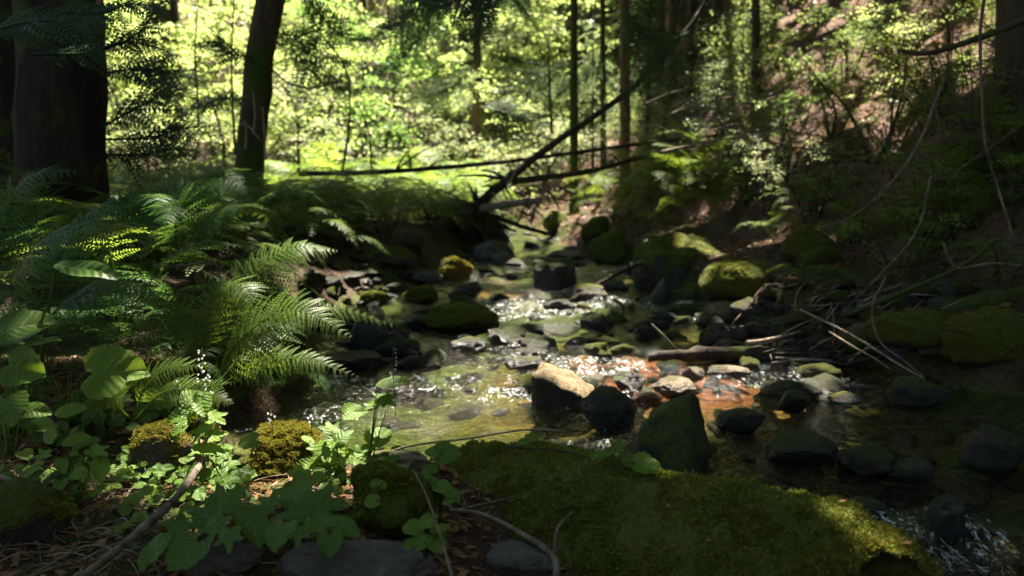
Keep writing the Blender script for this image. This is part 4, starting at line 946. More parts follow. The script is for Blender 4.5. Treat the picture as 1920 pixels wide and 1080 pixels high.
VINES = [('pale vine hanging down the right edge of the picture', [(1848, -20, 3.6), (1838, 60, 3.6), (1840, 150, 3.55), (1846, 260, 3.5), (1870, 350, 3.5), (1900, 445, 3.4)], .007, .005, 'dead_wood'),
         ('pale branch curving down the slope to the bank', [(1765, 160, 5.6), (1722, 270, 5.5), (1660, 355, 5.4), (1590, 410, 5.4), (1535, 428, 5.5)], .012, .007, 'dead_wood'),
         ('dark arching branch in the upper right corner', [(1940, 30, 4.6), (1840, 70, 4.7), (1740, 100, 4.9), (1690, 95, 5.0)], .022, .012, 'bark'),
         ('second grey branch falling to the stone bar', [(1745, 330, 5.0), (1720, 430, 4.9), (1655, 510, 4.8), (1575, 590, 4.8)], .007, .005, 'dead_wood'),
         ('grey twig bending sharply at the right edge', [(1768, 455, 3.9), (1782, 490, 3.9), (1800, 503, 3.9), (1860, 494, 3.9), (1930, 500, 3.9)], .007, .006, 'dead_wood'),
         ('thin pale root drooping from the stone bar to the water', [(1500, 580, 4.6), (1600, 630, 4.3), (1680, 680, 4.1), (1735, 712, 4.0)], .007, .005, 'pale_wood'),
         ('second pale root drooping beside the first one', [(1555, 622, 4.4), (1600, 650, 4.2), (1640, 672, 4.1), (1668, 692, 4.1)], .006, .004, 'pale_wood'),
         ('winding thin root at the right of the drooping pair', [(1660, 520, 4.4), (1635, 580, 4.3), (1650, 640, 4.2), (1700, 680, 4.1), (1732, 708, 4.0)], .006, .005, 'dead_wood'),
         ('thin straight twig on the dark rounded boulder', [(1432, 500, 6.0), (1412, 535, 5.9), (1395, 568, 5.8)], .006, .005, 'dead_wood'),
         ('mossy root running along the right bank', [(1590, 590, 4.6), (1700, 545, 4.5), (1800, 500, 4.4), (1880, 440, 4.4)], .014, .010, 'bark_moss'),
         ('long pale dead branch across the brush on the slope', [(1240, 285, 9.8), (1350, 262, 9.6), (1480, 248, 9.4), (1570, 262, 9.2)], .018, .008, 'pale_wood'),
         ('dry leaning branch above the leaning pole top', [(1255, 95, 12.2), (1300, 40, 12.2), (1330, -10, 12.2)], .03, .02, 'bark')]
for l, p, r0, r1, m in VINES: stick('hanging_vine' if 'vine' in l else 'bare_branch', l, p, r0, r1, m, 7, side=2 if 'branch' in l else 0)
for k in range(34):
    px, py = random.uniform(1200, 1480), random.uniform(185, 260); a = random.uniform(-.5, .6); L = random.uniform(50, 150); y = random.uniform(9, 11)
    stick('brush_twig', 'pale dry twig of the brush pile on the lower slope', [(px, py, y), (px + L * .5, py + math.sin(a) * L * .5 - random.uniform(0, 14), y), (px + L, py + math.sin(a) * L, y + .2)], random.uniform(.006, .012), .003, random.choice(('pale_wood', 'dead_wood')), 5, group='twigs of the brush pile', side=1)
for k in range(46):
    px, py = random.uniform(1450, 1920), random.uniform(20, 330); a = random.choice((-1.2, -1.4, -1.7, -.5, .3)) + random.gauss(0, .25); L = random.uniform(60, 230); y = W(px, py)[1] - random.uniform(.2, .9)
    y = max(y, 4.5)
    stick('slope_twig', 'thin dark bare twig standing on the dappled slope', [(px, py, y), (px + math.cos(a) * L * .5 + random.uniform(-12, 12), py + math.sin(a) * L * .5, y - .05), (px + math.cos(a) * L, py + math.sin(a) * L, y - .1)], random.uniform(.006, .012), .003, random.choice(('bark', 'bark', 'dead_wood')), 5, group='bare twigs on the slope', side=2)
for k in range(44):
    px, py = random.uniform(1480, 1920), random.uniform(400, 660); p = W(px, py); L = random.uniform(.15, .5); a = random.uniform(0, 6.28)
    q = p + np.array([math.cos(a) * L, math.sin(a) * L * .4, random.uniform(-.02, .12)]); q[2] = max(q[2], G(q[0], q[1]) + .01); mb = MB()
    m_ = (p + q) / 2; m_[2] = max(m_[2], G(m_[0], m_[1])) + random.uniform(.02, .08)
    tube_mb(mb, [p * 0, m_ - p, q - p], [.005, .003], sides=5, n=8); o = link('bank_twig', mb.mesh('bank_twig'), M[random.choice(('dead_wood', 'bark', 'bark_moss'))], None, p); tag(o, 'thin twig littering the dark right bank', 'twig', 'twigs on the dark right bank')
for k in range(90):
    px, py = random.uniform(1340, 1660), random.uniform(560, 690); p = W(px, py); L = random.uniform(.12, .45); a = random.gauss(0, .6)
    q = p + np.array([math.cos(a) * L, math.sin(a) * L * .6, 0]); q[2] = max(G(q[0], q[1]), zw(q[1])) + random.uniform(.02, .10); m_ = (p + q) / 2; m_[2] += random.uniform(.0, .04); m_[:2] += [random.gauss(0, .02), random.gauss(0, .02)]; mb = MB()
    if G(m_[0], m_[1]) > m_[2] + .1: continue
    tube_mb(mb, [p * 0 + [0, 0, .02], m_ - p, q - p], [random.uniform(.004, .012), .003], sides=6, n=9, rough=.2); o = link('drift_twig', mb.mesh('drift_twig'), M[random.choice(('dead_wood', 'pale_wood', 'wet_wood', 'wet_wood'))], None, p); tag(o, 'drift twig of the debris heap along the undercut right bank', 'twig', 'debris heap at the right waterline')
for k in range(84):
    px, py = random.uniform(1380, 1925), random.uniform(60, 520)
    if k >= 60: px, py = random.uniform(1120, 1420), random.uniform(120, 340); p = W(px, py); L = random.uniform(.3, 1.2) * p[1] / 7; a = random.uniform(.2, 2.9)
    e = p + np.array([math.cos(a) * L, -random.uniform(.05, .4), math.sin(a) * L * .8]); m_ = (p + e) / 2 + np.array([random.uniform(-.1, .1), 0, random.uniform(.0, .12)]); mb = MB()
    tube_mb(mb, [p * 0, m_ - p, e - p], [random.uniform(.004, .010), .002], sides=5, n=9, rough=.15)
    for j in range(3):
        q = (m_ + (e - m_) * random.uniform(0, .8)) - p; d = np.array([random.gauss(0, .12), random.gauss(0, .06), random.uniform(-.12, .18)]) * L; tube_mb(mb, [q, q + d * .6, q + d], [.003, .001], sides=4, n=5, cap=False)
    o = link('tangle_twig', mb.mesh('tangle_twig'), M[random.choice(('bark', 'dead_wood', 'bark_moss', 'bark'))], None, p); tag(o, 'bare branching twig in the dark tangle of the right slope', 'twig', 'twig tangle on the right slope')
# pale dead twigs at the foot of the leaning tree
for l, p in (('bleached twig rising against the leaning trunk', [(475, 250, 8.0), (478, 215, 8.0), (474, 170, 8.0)]), ('bleached crossing twig at the foot of the leaning trunk', [(448, 232, 8.0), (465, 236, 8.0), (488, 262, 8.0)]), ('bleached upright stick right of the leaning trunk base', [(497, 300, 8.0), (496, 250, 8.0), (492, 200, 8.0)]), ('short bleached twig left of the leaning trunk base', [(460, 280, 8.0), (462, 250, 8.0), (458, 225, 8.0)])):
    stick('bleached_twig', l, p, .012, .006, 'pale_wood', 6, cat='twig')
for l, p, r0 in (('thin drooping sapling stem in front of the bright clearing', [(640, 330, 12), (655, 230, 12), (648, 130, 12), (600, 60, 12), (560, -20, 12)], .02), ('second thin stem arching right of the drooping one', [(698, 325, 12.5), (690, 240, 12.5), (668, 190, 12.5)], .014),
                 ('thin upright stem between the left trunks', [(372, 235, 10), (370, 170, 10), (366, 100, 10), (372, -10, 10)], .015), ('thin dark stem just left of the leaning trunk', [(441, 290, 9), (437, 200, 9), (434, 110, 9), (440, -20, 9)], .015), ('thin sapling stem left of the slender trio', [(1035, 250, 15), (1030, 160, 15), (1028, 80, 15)], .03),
                 ('dark branch drooping from the leaning trunk', [(505, 125, 8.5), (540, 155, 8.3), (590, 165, 8.2), (640, 150, 8.1)], .012)):
    stick('sapling_stem', l, p, r0, r0 * .5, 'bark', 6, cat='stem', side=4)
# near sticks
stick('forest_stick', 'thick pale stick lying among the lobed leaves on the left', [(150, 1085, 1.62), (220, 1030, 1.78), (300, 962, 1.98), (345, 915, 2.12), (382, 862, 2.28)], .009, .012, 'dead_wood', 8, cat='stick', rough=.25, side=1)
stick('forest_stick', 'long thin pale twig arching over the near water edge', [(690, 868, 2.55), (760, 838, 2.6), (880, 822, 2.6), (985, 806, 2.62), (1060, 808, 2.65)], .004, .003, 'pale_wood', 6, cat='stick', side=1)
stick('forest_stick', 'forked grey twig at the foot of the mossy log', [(1042, 1090, 1.5), (1036, 1040, 1.58), (960, 990, 1.7), (900, 962, 1.8), (845, 955, 1.85)], .008, .003, 'dead_wood', 7, cat='stick', side=2)
stick('forest_stick', 'thin grey twig standing up from the forked twig', [(1038, 1035, 1.58), (1046, 990, 1.6), (1072, 960, 1.66)], .004, .002, 'dead_wood', 6, cat='stick')
stick('forest_stick', 'thin twig lying on the left end of the mossy log', [(858, 955, 2.05), (905, 945, 2.1), (970, 930, 2.2)], .004, .002, 'dead_wood', 6, cat='stick')
stick('forest_stick', 'slender stem crossing the dark moss boulder', [(850, 1090, 1.5), (828, 1010, 1.65), (800, 930, 1.85), (775, 880, 2.0)], .004, .002, 'dead_wood', 6, cat='stick')
stick('forest_stick', 'thin wiry twig on top of the mossy log near the leaf pair', [(945, 838, 2.4), (1060, 846, 2.4), (1130, 868, 2.35), (1200, 862, 2.3)], .003, .002, 'bark', 6, cat='stick')
stick('forest_stick', 'grey stick lying on the ground at the left edge', [(-10, 890, 2.2), (40, 905, 2.18), (88, 922, 2.12)], .007, .004, 'pale_wood', 6, cat='stick')
stick('forest_stick', 'bluish dead twig among the left ferns', [(285, 500, 3.4), (340, 498, 3.4), (405, 489, 3.4)], .006, .004, 'dead_wood', 6, cat='stick')
for k in range(150):
    px, py = random.uniform(-20, 420), random.uniform(890, 1085); p = W(px, py); L = random.uniform(.06, .26); a = random.gauss(0, .7)
    q = p + np.array([math.cos(a) * L, math.sin(a) * L, 0]); q[2] = G(q[0], q[1]) + .012; m_ = (p + q) / 2; m_[2] = max(m_[2], G(m_[0], m_[1])) + random.uniform(.008, .03); mb = MB()
    tube_mb(mb, [p * 0 + [0, 0, .008], m_ - p, q - p], [random.uniform(.0015, .0035), .001], sides=5, n=7); o = link('litter_twig', mb.mesh('litter_twig'), M[random.choice(('dead_wood', 'dead_wood', 'pale_wood', 'bark'))], None, p); tag(o, 'thin dry twig in the litter at the lower left', 'twig', 'twigs in the lower left litter')
# needle and leaf litter nobody could count
def litter():
    r = np.random.default_rng(5); n = 60000
    x = np.concatenate([r.uniform(-2.6, 1.2, n // 2), r.uniform(.4, 9, n - n // 2)]); y = np.concatenate([r.uniform(1.2, 3.4, n // 2), r.uniform(4, 19, n - n // 2)])
    z = ground_h(x, y); ok = z > zw(y) + .04; x, y, z = x[ok], y[ok], z[ok]; n = len(x)
    P = np.stack([x, y, z + .006], -1); big = r.random(n) < .25
    d = norm(np.stack([r.normal(size=n), r.normal(size=n), .25 * r.normal(size=n)], -1)); w = norm(np.cross(d, [0, 0, 1])) + np.stack([0 * x, 0 * x, .3 * r.normal(size=n)], -1)
    L = np.where(big, .02, .03)[:, None] * r.uniform(.6, 1.5, n)[:, None] * np.where(y > 4, 2.2, 1)[:, None]; wd = np.where(big, .010, .0012)[:, None] * np.where(y > 4, 2.5, 1)[:, None]
    VV = np.stack([P - d * L, P + w * wd, P + d * L, P - w * wd], 1).reshape(-1, 3)
    o = link('leaf_litter', mesh_np('leaf_litter', VV, np.arange(len(VV)).reshape(-1, 4)), M['dry_leaf']); tag(o, 'brown fallen needles and leaf bits over the forest floor', 'litter', kind='stuff')
litter()

# ------------------------------------------------------------------ ferns
FR = []
for k in range(7):
    r = np.random.default_rng(500 + k); h = r.uniform(.38, .6); e = r.uniform(.1, .42)
    FR.append(frond([[0, 0, 0], [.2, .02 * r.normal(), .3 + h * .2], [.52, .05 * r.normal(), h], [.82, .08 * r.normal(), h * .92], [1.08, .1 * r.normal(), e]], .27, 500 + k, npin=20, npl=10, start=.22, rach=.005, plump=.55, jitter=.14).mesh('frond'))
FRC = {}
def fern(label, p, s, nf, mat, group=None, name='fern', az=None, spread=6.28):
    root = empty(name, p); a0 = random.uniform(0, 6.28) if az is None else az - spread / 2
    for k in range(nf):
        key = (random.randrange(7), mat)
        if key not in FRC:
            c = FR[key[0]].copy(); c.materials.clear(); c.materials.append(M[mat]); FRC[key] = c
        o = link('frond', FRC[key], None, root); sc_ = s * random.uniform(.75, 1.15)
        o.scale = (sc_,) * 3; o.rotation_euler = (random.gauss(0, .15), random.gauss(-.05, .18), a0 + spread * (k + random.uniform(-.3, .3)) / nf)
    return tag(root, label, 'fern', group)
for k, (px, py) in enumerate(((90, 700), (170, 690), (240, 680), (310, 720), (120, 640), (220, 640), (20, 660), (330, 650))):
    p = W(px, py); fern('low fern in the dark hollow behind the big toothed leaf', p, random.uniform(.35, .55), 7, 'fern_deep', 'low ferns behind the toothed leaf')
FL = [('shaded fern in the dense fern bank at the left edge', 'ferns at the left edge'), ('shaded fern in the middle of the left fern bank', 'ferns in the middle of the left bank'), ('fern of the softly lit bed behind the left fern bank', 'ferns of the back bed')]
n = 0; placed = []; tries = 0
while n < 52 and tries < 4000:
    tries += 1
    y = random.uniform(3.6, 9.5); px = random.uniform(-60, 560 + (y - 3.6) * 30); x = (px - 960) / FPX * y
    if x > np.interp(y, XL[:, 0], XL[:, 1]) - (.85 if y < 6 else .6): continue
    if any((x - a) ** 2 + (y - b) ** 2 < .22 for a, b in placed): continue
    placed.append((x, y)); k = 0 if px < 230 else 1
    fern(FL[k][0], (x, y, G(x, y)), random.uniform(.7, 1.1), random.randrange(7, 10), random.choice(('fern_deep', 'fern', 'fern')), FL[k][1]); n += 1
for k in range(34):
    y = random.uniform(9.5, 14.5); px = random.uniform(480, 860); x = (px - 960) / FPX * y
    if x > np.interp(y, XL[:, 0], XL[:, 1]) - .25: continue
    fern(FL[2][0], (x, y, G(x, y)), random.uniform(.6, .95), 6, 'fern', FL[2][1])
for px, py, s, l in ((1300, 385, .75, 'upright sword fern behind the large mossy boulder'), (1255, 405, .6, 'lit fern left of the upright sword fern'), (1190, 420, .6, 'fern hanging over the moss hummocks on the right bank'), (1150, 418, .5, 'small fern at the left end of the right bank ferns'), (1225, 440, .45, 'low fern just above the large mossy boulder'), (1340, 372, .6, 'fern right of the upright sword fern'), (1215, 378, .6, 'tall lit fern above the overhanging one'), (1275, 360, .7, 'fern behind the upright sword fern'), (1160, 385, .5, 'dim fern below the slender trunk trio'), (1380, 420, .5, 'fern between the sword fern and the pale shrub'), (1450, 455, .4, 'small fern on the bank right of the boulders'), (1580, 470, .4, 'dim fern on the dark right bank')):
    p = W(px, py); fern(l, p, s * max(1, p[1] / 6.0), 8, 'fern', name='bank_fern')
for px, py, s_ in ((470, 705, .36), (520, 728, .3), (430, 690, .4), (560, 735, .25), (490, 760, .28), (445, 735, .3)):
    fern('low fern on the bank directly under the sunlit lady fern', W(px, py), s_, 7, 'fern_deep', 'low ferns under the lady fern')
def hero_fern(label, base, fronds, mat='fern'):
    b = at(*base); root = empty('lady_fern', b)
    for k, (pix, wd, up, npin) in enumerate(fronds):
        pts = [at(*q) - b for q in pix]
        link('frond', frond(pts, wd * 1.2, 900 + k + int(base[0]), npin=npin, npl=13, up=up, start=.22, droop=.3, sweep=.25, plump=.48, rach=.003).mesh('frond'), M[mat], root)
    tag(root, label, 'fern')
U1 = (0.1, -.55, 1); U2 = (.1, -.8, 1)
hero_fern('sunlit lady fern arching over the water from the left bank', (395, 735, 3.2), [
    ([(395, 735, 3.2), (420, 630, 3.3), (470, 525, 3.4), (545, 466, 3.45), (632, 470, 3.5)], .20, U1, 30),
    ([(395, 735, 3.2), (420, 680, 3.1), (475, 615, 3.05), (555, 580, 3.0), (658, 632, 2.95)], .20, U2, 30),
    ([(395, 735, 3.2), (470, 690, 3.05), (560, 672, 3.0), (670, 706, 2.95)], .11, U2, 24),
    ([(395, 735, 3.2), (480, 640, 3.5), (600, 575, 3.8), (745, 612, 4.0)], .14, U2, 26),
    ([(395, 735, 3.2), (385, 630, 3.2), (410, 545, 3.25), (462, 545, 3.2), (480, 640, 3.1)], .16, U1, 24),
    ([(395, 735, 3.2), (340, 620, 3.2), (280, 555, 3.2), (200, 560, 3.15)], .16, U1, 24)])
hero_fern('small lit fern beside the white flower spikes', (250, 790, 2.45), [
    ([(250, 790, 2.45), (270, 730, 2.45), (320, 690, 2.42), (404, 688, 2.4)], .085, U2, 22),
    ([(250, 790, 2.45), (300, 740, 2.4), (360, 728, 2.38), (440, 718, 2.36)], .075, U2, 22),
    ([(250, 790, 2.45), (220, 760, 2.4), (215, 745, 2.38), (250, 770, 2.3)], .07, U2, 18),
    ([(330, 830, 2.45), (355, 770, 2.45), (390, 745, 2.42), (436, 757, 2.4)], .08, U2, 22)])
hero_fern('broad shaded fern reaching in from the left edge', (60, 620, 3.0), [
    ([(60, 620, 3.0), (20, 540, 3.0), (60, 465, 2.95), (125, 430, 2.9), (195, 420, 2.85)], .20, U1, 24),
    ([(60, 620, 3.0), (100, 500, 3.2), (170, 410, 3.3), (260, 385, 3.3)], .17, U1, 24),
    ([(60, 620, 3.0), (40, 500, 3.3), (20, 400, 3.4), (60, 330, 3.4), (150, 320, 3.4)], .2, U1, 24),
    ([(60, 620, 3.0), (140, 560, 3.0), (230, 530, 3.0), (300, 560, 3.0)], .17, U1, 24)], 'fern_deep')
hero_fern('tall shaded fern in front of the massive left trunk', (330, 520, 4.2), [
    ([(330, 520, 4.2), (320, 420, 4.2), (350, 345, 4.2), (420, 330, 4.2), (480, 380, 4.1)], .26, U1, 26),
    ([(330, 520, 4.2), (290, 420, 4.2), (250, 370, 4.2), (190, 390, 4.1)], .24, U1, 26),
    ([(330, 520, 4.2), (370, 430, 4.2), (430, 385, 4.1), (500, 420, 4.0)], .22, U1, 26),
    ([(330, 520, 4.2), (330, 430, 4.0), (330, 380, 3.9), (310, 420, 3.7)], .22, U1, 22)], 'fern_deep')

# conifer boughs hanging into the picture, parts of the trees they grow from
def bough(tree, pix, wd, seed, mat='needle', n=26):
    b = TREES[tree][1]; pts = [at(*q) - b for q in pix]
    mb = frond(pts, wd, seed, npin=n, npl=9, up=(0, -1, .55), start=.06, droop=.3, sweep=.7, plump=.6, jitter=.25, rach=.008)
    link('bough', mb.mesh('bough'), M[mat], TREES[tree][0])
bough(0, [(190, 240, 5.0), (260, 200, 5.0), (320, 178, 5.0), (390, 192, 5.0)], .24, 1); bough(0, [(190, 262, 5.1), (280, 258, 5.1), (350, 240, 5.1), (440, 236, 5.1)], .22, 2)
bough(0, [(180, 290, 5.2), (260, 290, 5.2), (340, 280, 5.2), (420, 292, 5.2)], .22, 3); bough(0, [(60, 102, 4.5), (180, 97, 4.5), (260, 62, 4.5), (300, 10, 4.5), (380, -40, 4.5)], .22, 4)
bough(0, [(180, 95, 4.5), (240, 78, 4.5), (300, 92, 4.5), (330, 110, 4.5)], .14, 5); bough(0, [(100, 20, 4.4), (180, 25, 4.4), (250, 8, 4.4), (320, 20, 4.4)], .2, 6); bough(0, [(-20, 60, 4.2), (60, 40, 4.2), (140, 50, 4.2), (200, 110, 4.2)], .25, 7)
bough(6, [(980, -60, 7), (920, 0, 7), (895, 60, 7), (884, 140, 7)], .30, 8, n=34); bough(6, [(980, -60, 7), (900, -20, 7), (830, 10, 7), (740, 28, 7)], .34, 9, n=30); bough(6, [(980, -60, 7.2), (960, -10, 7.2), (985, 20, 7.2), (1010, 60, 7.2)], .2, 10)
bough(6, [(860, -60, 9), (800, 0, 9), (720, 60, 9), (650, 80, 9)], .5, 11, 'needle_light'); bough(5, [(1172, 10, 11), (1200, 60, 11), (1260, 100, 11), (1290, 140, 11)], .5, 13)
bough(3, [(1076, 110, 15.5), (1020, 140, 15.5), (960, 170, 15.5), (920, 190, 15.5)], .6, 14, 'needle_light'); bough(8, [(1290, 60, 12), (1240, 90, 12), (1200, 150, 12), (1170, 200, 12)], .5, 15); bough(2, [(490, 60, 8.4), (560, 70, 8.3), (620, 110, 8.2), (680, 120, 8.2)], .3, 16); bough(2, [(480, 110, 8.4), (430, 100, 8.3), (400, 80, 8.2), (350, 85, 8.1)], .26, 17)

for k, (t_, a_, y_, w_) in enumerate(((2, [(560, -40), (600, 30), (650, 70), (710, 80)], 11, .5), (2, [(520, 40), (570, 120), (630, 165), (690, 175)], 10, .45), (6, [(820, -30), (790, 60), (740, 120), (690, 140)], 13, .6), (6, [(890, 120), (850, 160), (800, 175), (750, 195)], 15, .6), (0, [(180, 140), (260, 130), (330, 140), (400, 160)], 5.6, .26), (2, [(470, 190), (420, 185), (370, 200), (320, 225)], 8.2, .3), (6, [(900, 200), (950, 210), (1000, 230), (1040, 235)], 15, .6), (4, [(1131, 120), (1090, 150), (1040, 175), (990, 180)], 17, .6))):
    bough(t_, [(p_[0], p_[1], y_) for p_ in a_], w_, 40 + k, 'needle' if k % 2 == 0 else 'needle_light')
# ------------------------------------------------------------------ broad-leaved plants
LM = {}
def get_leaf(kind, v, mat):
    if (kind, v, mat) not in LM:
        me = leaf_mesh(kind, v * 7 + len(kind)); me.materials.append(M[mat]); LM[kind, v, mat] = me
    return LM[kind, v, mat]
def add_leaf(root, base, p, size, kind, phi, mat, nrm=(0, -.45, 1), jit=.22):
    o = link('leaf', get_leaf(kind, random.randrange(3), mat), None, root)
    a = R(phi); tip = np.array([math.cos(a), math.sin(a) * .7, math.sin(a) * .45])
    nn = np.asarray(nrm) + np.array([random.gauss(0, jit) for _ in range(3)])
    t = norm(tip); orient(o, p - base - t * size * .5, tip, nn, size); return p - t * size * .45
def plant(name, label, base, leaves, mat='broad', cat='plant', stem_r=.0022, nrm=(0, -.45, 1)):
    b = at(*base) if len(base) == 3 else W(*base); root = empty(name, b)
    for (px, py, y, sz, kind, phi) in leaves:
        p = at(px, py, y); s_ = sz * y / FPX
        q = add_leaf(root, b, p, s_, kind, phi, mat, nrm)
        mb = MB(); tube_mb(mb, [np.zeros(3), (q - b) * .55 + [0, 0, .015], q - b], [stem_r, stem_r * .6], sides=5, n=8, cap=False); link('stem', mb.mesh('stem'), M['stem'], root)
    return tag(root, label, cat)
plant('broadleaf_plant', 'pale sunlit toothed leaves between lichen rock and golden moss', (390, 880), [(378, 752, 2.35, 62, 'ovate', -70), (345, 775, 2.35, 60, 'ovate', -140), (405, 785, 2.33, 70, 'maple', -30), (375, 812, 2.3, 70, 'maple', -110), (408, 815, 2.3, 60, 'maple', 20), (388, 842, 2.28, 62, 'ovate', -10), (352, 745, 2.4, 50, 'ovate', 100), (340, 800, 2.3, 40, 'ovate', -120)])
plant('broadleaf_plant', 'sunlit maple shaped leaves in front of the lit green pool', (640, 905), [(600, 848, 2.42, 85, 'maple', -120), (640, 860, 2.38, 70, 'maple', -70), (618, 800, 2.45, 58, 'maple', 110), (648, 815, 2.4, 60, 'maple', 60), (662, 772, 2.5, 48, 'heart', 15), (575, 872, 2.4, 50, 'ovate', -150), (672, 862, 2.38, 52, 'maple', -20), (628, 832, 2.4, 55, 'maple', 180)])
plant('broadleaf_plant', 'tall leafy shoot standing before the lit green pool', (690, 890), [(735, 718, 2.6, 62, 'ovate', 20), (708, 750, 2.58, 60, 'maple', -160), (728, 752, 2.58, 58, 'maple', -40), (712, 818, 2.55, 56, 'heart', 60), (690, 765, 2.58, 44, 'maple', 200)])
plant('lobed_plant', 'large dark green lobed leaves filling the lower left foreground', (470, 1040), [(430, 935, 2.0, 120, 'maple', 60), (380, 965, 1.92, 120, 'maple', 150), (320, 1005, 1.85, 110, 'maple', 200), (470, 975, 1.9, 100, 'ovate', -60), (350, 1035, 1.8, 84, 'heart', -120), (290, 1030, 1.8, 78, 'ovate', -110), (430, 1012, 1.8, 80, 'maple', -80), (400, 995, 1.85, 90, 'maple', -100)], 'broad_dark', nrm=(0, -.7, 1))
plant('lobed_plant', 'wide dark maple like leaves beside the round dark moss boulder', (580, 1040), [(555, 915, 2.05, 115, 'maple', 100), (612, 945, 1.98, 125, 'maple', 10), (545, 965, 1.95, 90, 'maple', 190), (600, 990, 1.88, 86, 'maple', -60), (525, 1000, 1.85, 70, 'heart', -100), (640, 985, 1.9, 70, 'ovate', -30), (560, 1005, 1.83, 70, 'maple', -90), (500, 940, 2.0, 80, 'maple', 140), (618, 1018, 1.83, 56, 'heart', -80)], 'broad_dark', nrm=(0, -.7, 1))
plant('big_leaf_plant', 'large toothed pale green leaf above the small lit fern', (150, 830), [(212, 698, 2.5, 118, 'heart', 15), (258, 705, 2.5, 40, 'ovate', 20)])
plant('big_leaf_plant', 'broad translucent leaves at the left edge above the grass', (20, 800), [(48, 612, 2.6, 105, 'heart', 40), (42, 690, 2.5, 88, 'heart', -20), (15, 765, 2.4, 84, 'heart', -60), (85, 640, 2.6, 46, 'ovate', 30), (5, 645, 2.6, 70, 'heart', 160), (58, 770, 2.4, 64, 'ovate', 0)])
o = plant('skunk_cabbage', 'long drooping smooth leaf on a thick stalk among the left ferns', (75, 690, 2.75), [(155, 503, 2.7, 118, 'lance', -12)], 'broad_dark', stem_r=.008, nrm=(.1, -.7, .8))
plant('herb_plant', 'small toothed leaves left of the lichen spotted rock', (150, 920), [(185, 848, 2.2, 64, 'maple', -20), (188, 875, 2.18, 58, 'ovate', -70), (140, 825, 2.25, 48, 'ovate', 40), (75, 855, 2.2, 56, 'maple', 200), (115, 870, 2.18, 40, 'ovate', -60), (95, 815, 2.25, 50, 'ovate', 120), (150, 888, 2.15, 34, 'round', -20), (130, 770, 2.3, 52, 'ovate', 30), (80, 790, 2.3, 48, 'ovate', 150), (55, 885, 2.15, 44, 'ovate', -120)])
plant('trefoil_plant', 'three lobed leaf cluster right of the round dark moss boulder', (800, 1060), [(775, 990, 1.75, 48, 'round', 150), (805, 975, 1.75, 46, 'round', 80), (828, 992, 1.74, 48, 'round', 20), (790, 1014, 1.72, 44, 'round', -110), (818, 1018, 1.72, 50, 'round', -60), (770, 1020, 1.72, 32, 'round', 200)])
plant('trefoil_plant', 'bright small leaves climbing the left end of the mossy log', (820, 960), [(838, 850, 2.35, 56, 'heart', 10), (812, 848, 2.35, 34, 'heart', 160), (806, 880, 2.3, 38, 'round', 180), (812, 908, 2.2, 34, 'round', -120), (832, 915, 2.18, 42, 'heart', -30), (850, 930, 2.1, 36, 'round', -50), (842, 940, 2.08, 32, 'round', 200), (795, 895, 2.25, 30, 'round', 120)])
plant('leaf_sprig', 'sprig of two bright leaves behind the crest of the mossy log', (1010, 845, 2.5), [(1002, 818, 2.5, 48, 'maple', 30), (985, 828, 2.5, 34, 'ovate', 190)])
plant('leaf_sprig', 'sprig of green leaves overhanging the water before the tall wedge rock', (1150, 885, 2.3), [(1160, 832, 2.3, 56, 'maple', 70), (1212, 872, 2.25, 60, 'heart', -10), (1130, 852, 2.3, 40, 'ovate', 200), (1180, 868, 2.28, 34, 'ovate', -30)])
plant('herb_plant', 'two small round leaves on the dark moss boulder', (700, 960, 1.95), [(697, 940, 1.95, 34, 'round', 190), (706, 905, 2.0, 26, 'round', 60), (715, 910, 2.0, 24, 'round', -30)])
plant('leaf_sprig', 'single round leaf lying on the golden moss cushion', (480, 850, 2.2), [(468, 828, 2.22, 44, 'heart', -160)])
for k in range(110):
    px, py = random.uniform(215, 450), random.uniform(880, 1010)
    if k > 15: px, py = random.uniform(60, 330), random.uniform(730, 900)
    if k > 28: px, py = random.uniform(380, 760), random.uniform(860, 930)
    if k > 60: px, py = random.uniform(-10, 460), random.uniform(760, 960)
    p = W(px, py); y = p[1]
    lv = [(px + random.gauss(0, 22), py - random.uniform(8, 40), y - random.uniform(-.03, .08), random.uniform(18, 36), random.choice(('round', 'ovate', 'heart')), random.uniform(0, 360)) for _ in range(random.randrange(3, 6))]
    o = plant('ground_herb', 'x', (px, py), lv, random.choice(('broad', 'broad_dark')), stem_r=.0012)
    if k > 60: tag(o, 'low leafy herb covering the soil of the left foreground', None, 'herb cover of the left foreground')
    elif k > 28: tag(o, 'small sunlit herb around the golden moss cushion', None, 'sunlit herbs around the golden moss')
    elif k <= 15: tag(o, 'tiny round leaved creeping herb around the pale stick', None, 'creeping herbs around the pale stick')
    else: tag(o, 'low small leaved herb behind the lichen spotted rock', None, 'low herbs on the left bank')
# grass tuft and flower spikes
def grass(label, px, py, n, h, spread):
    b = W(px, py); mb = MB()
    root = empty('grass_tuft', b)
    for k in range(n):
        a = random.uniform(0, 6.28); L = h * random.uniform(.6, 1.1); d = np.array([math.cos(a), math.sin(a) * .6, 0]) * spread * random.uniform(.2, 1)
        P = catmull([d * .1, d * .4 + [0, 0, L * .6], d * .8 + [0, 0, L], d * 1.4 + [0, 0, L * .85]], 12)
        V_, F_ = cross_mesh_axis(P, np.linspace(.004, .0006, 12)); link('blade', mesh_np('blade', V_, F_), M['grass'], root)
    tag(root, label, 'grass')
grass('tuft of long grass blades at the left edge among broad leaves', 62, 800, 26, .28, .16); grass('thin grass tuft left of the small lit fern', 130, 800, 14, .2, .12); grass('grass tuft beside the lichen spotted rock', 20, 860, 22, .26, .18); grass('short grass tuft in front of the small mossy stone', 200, 830, 16, .14, .12)
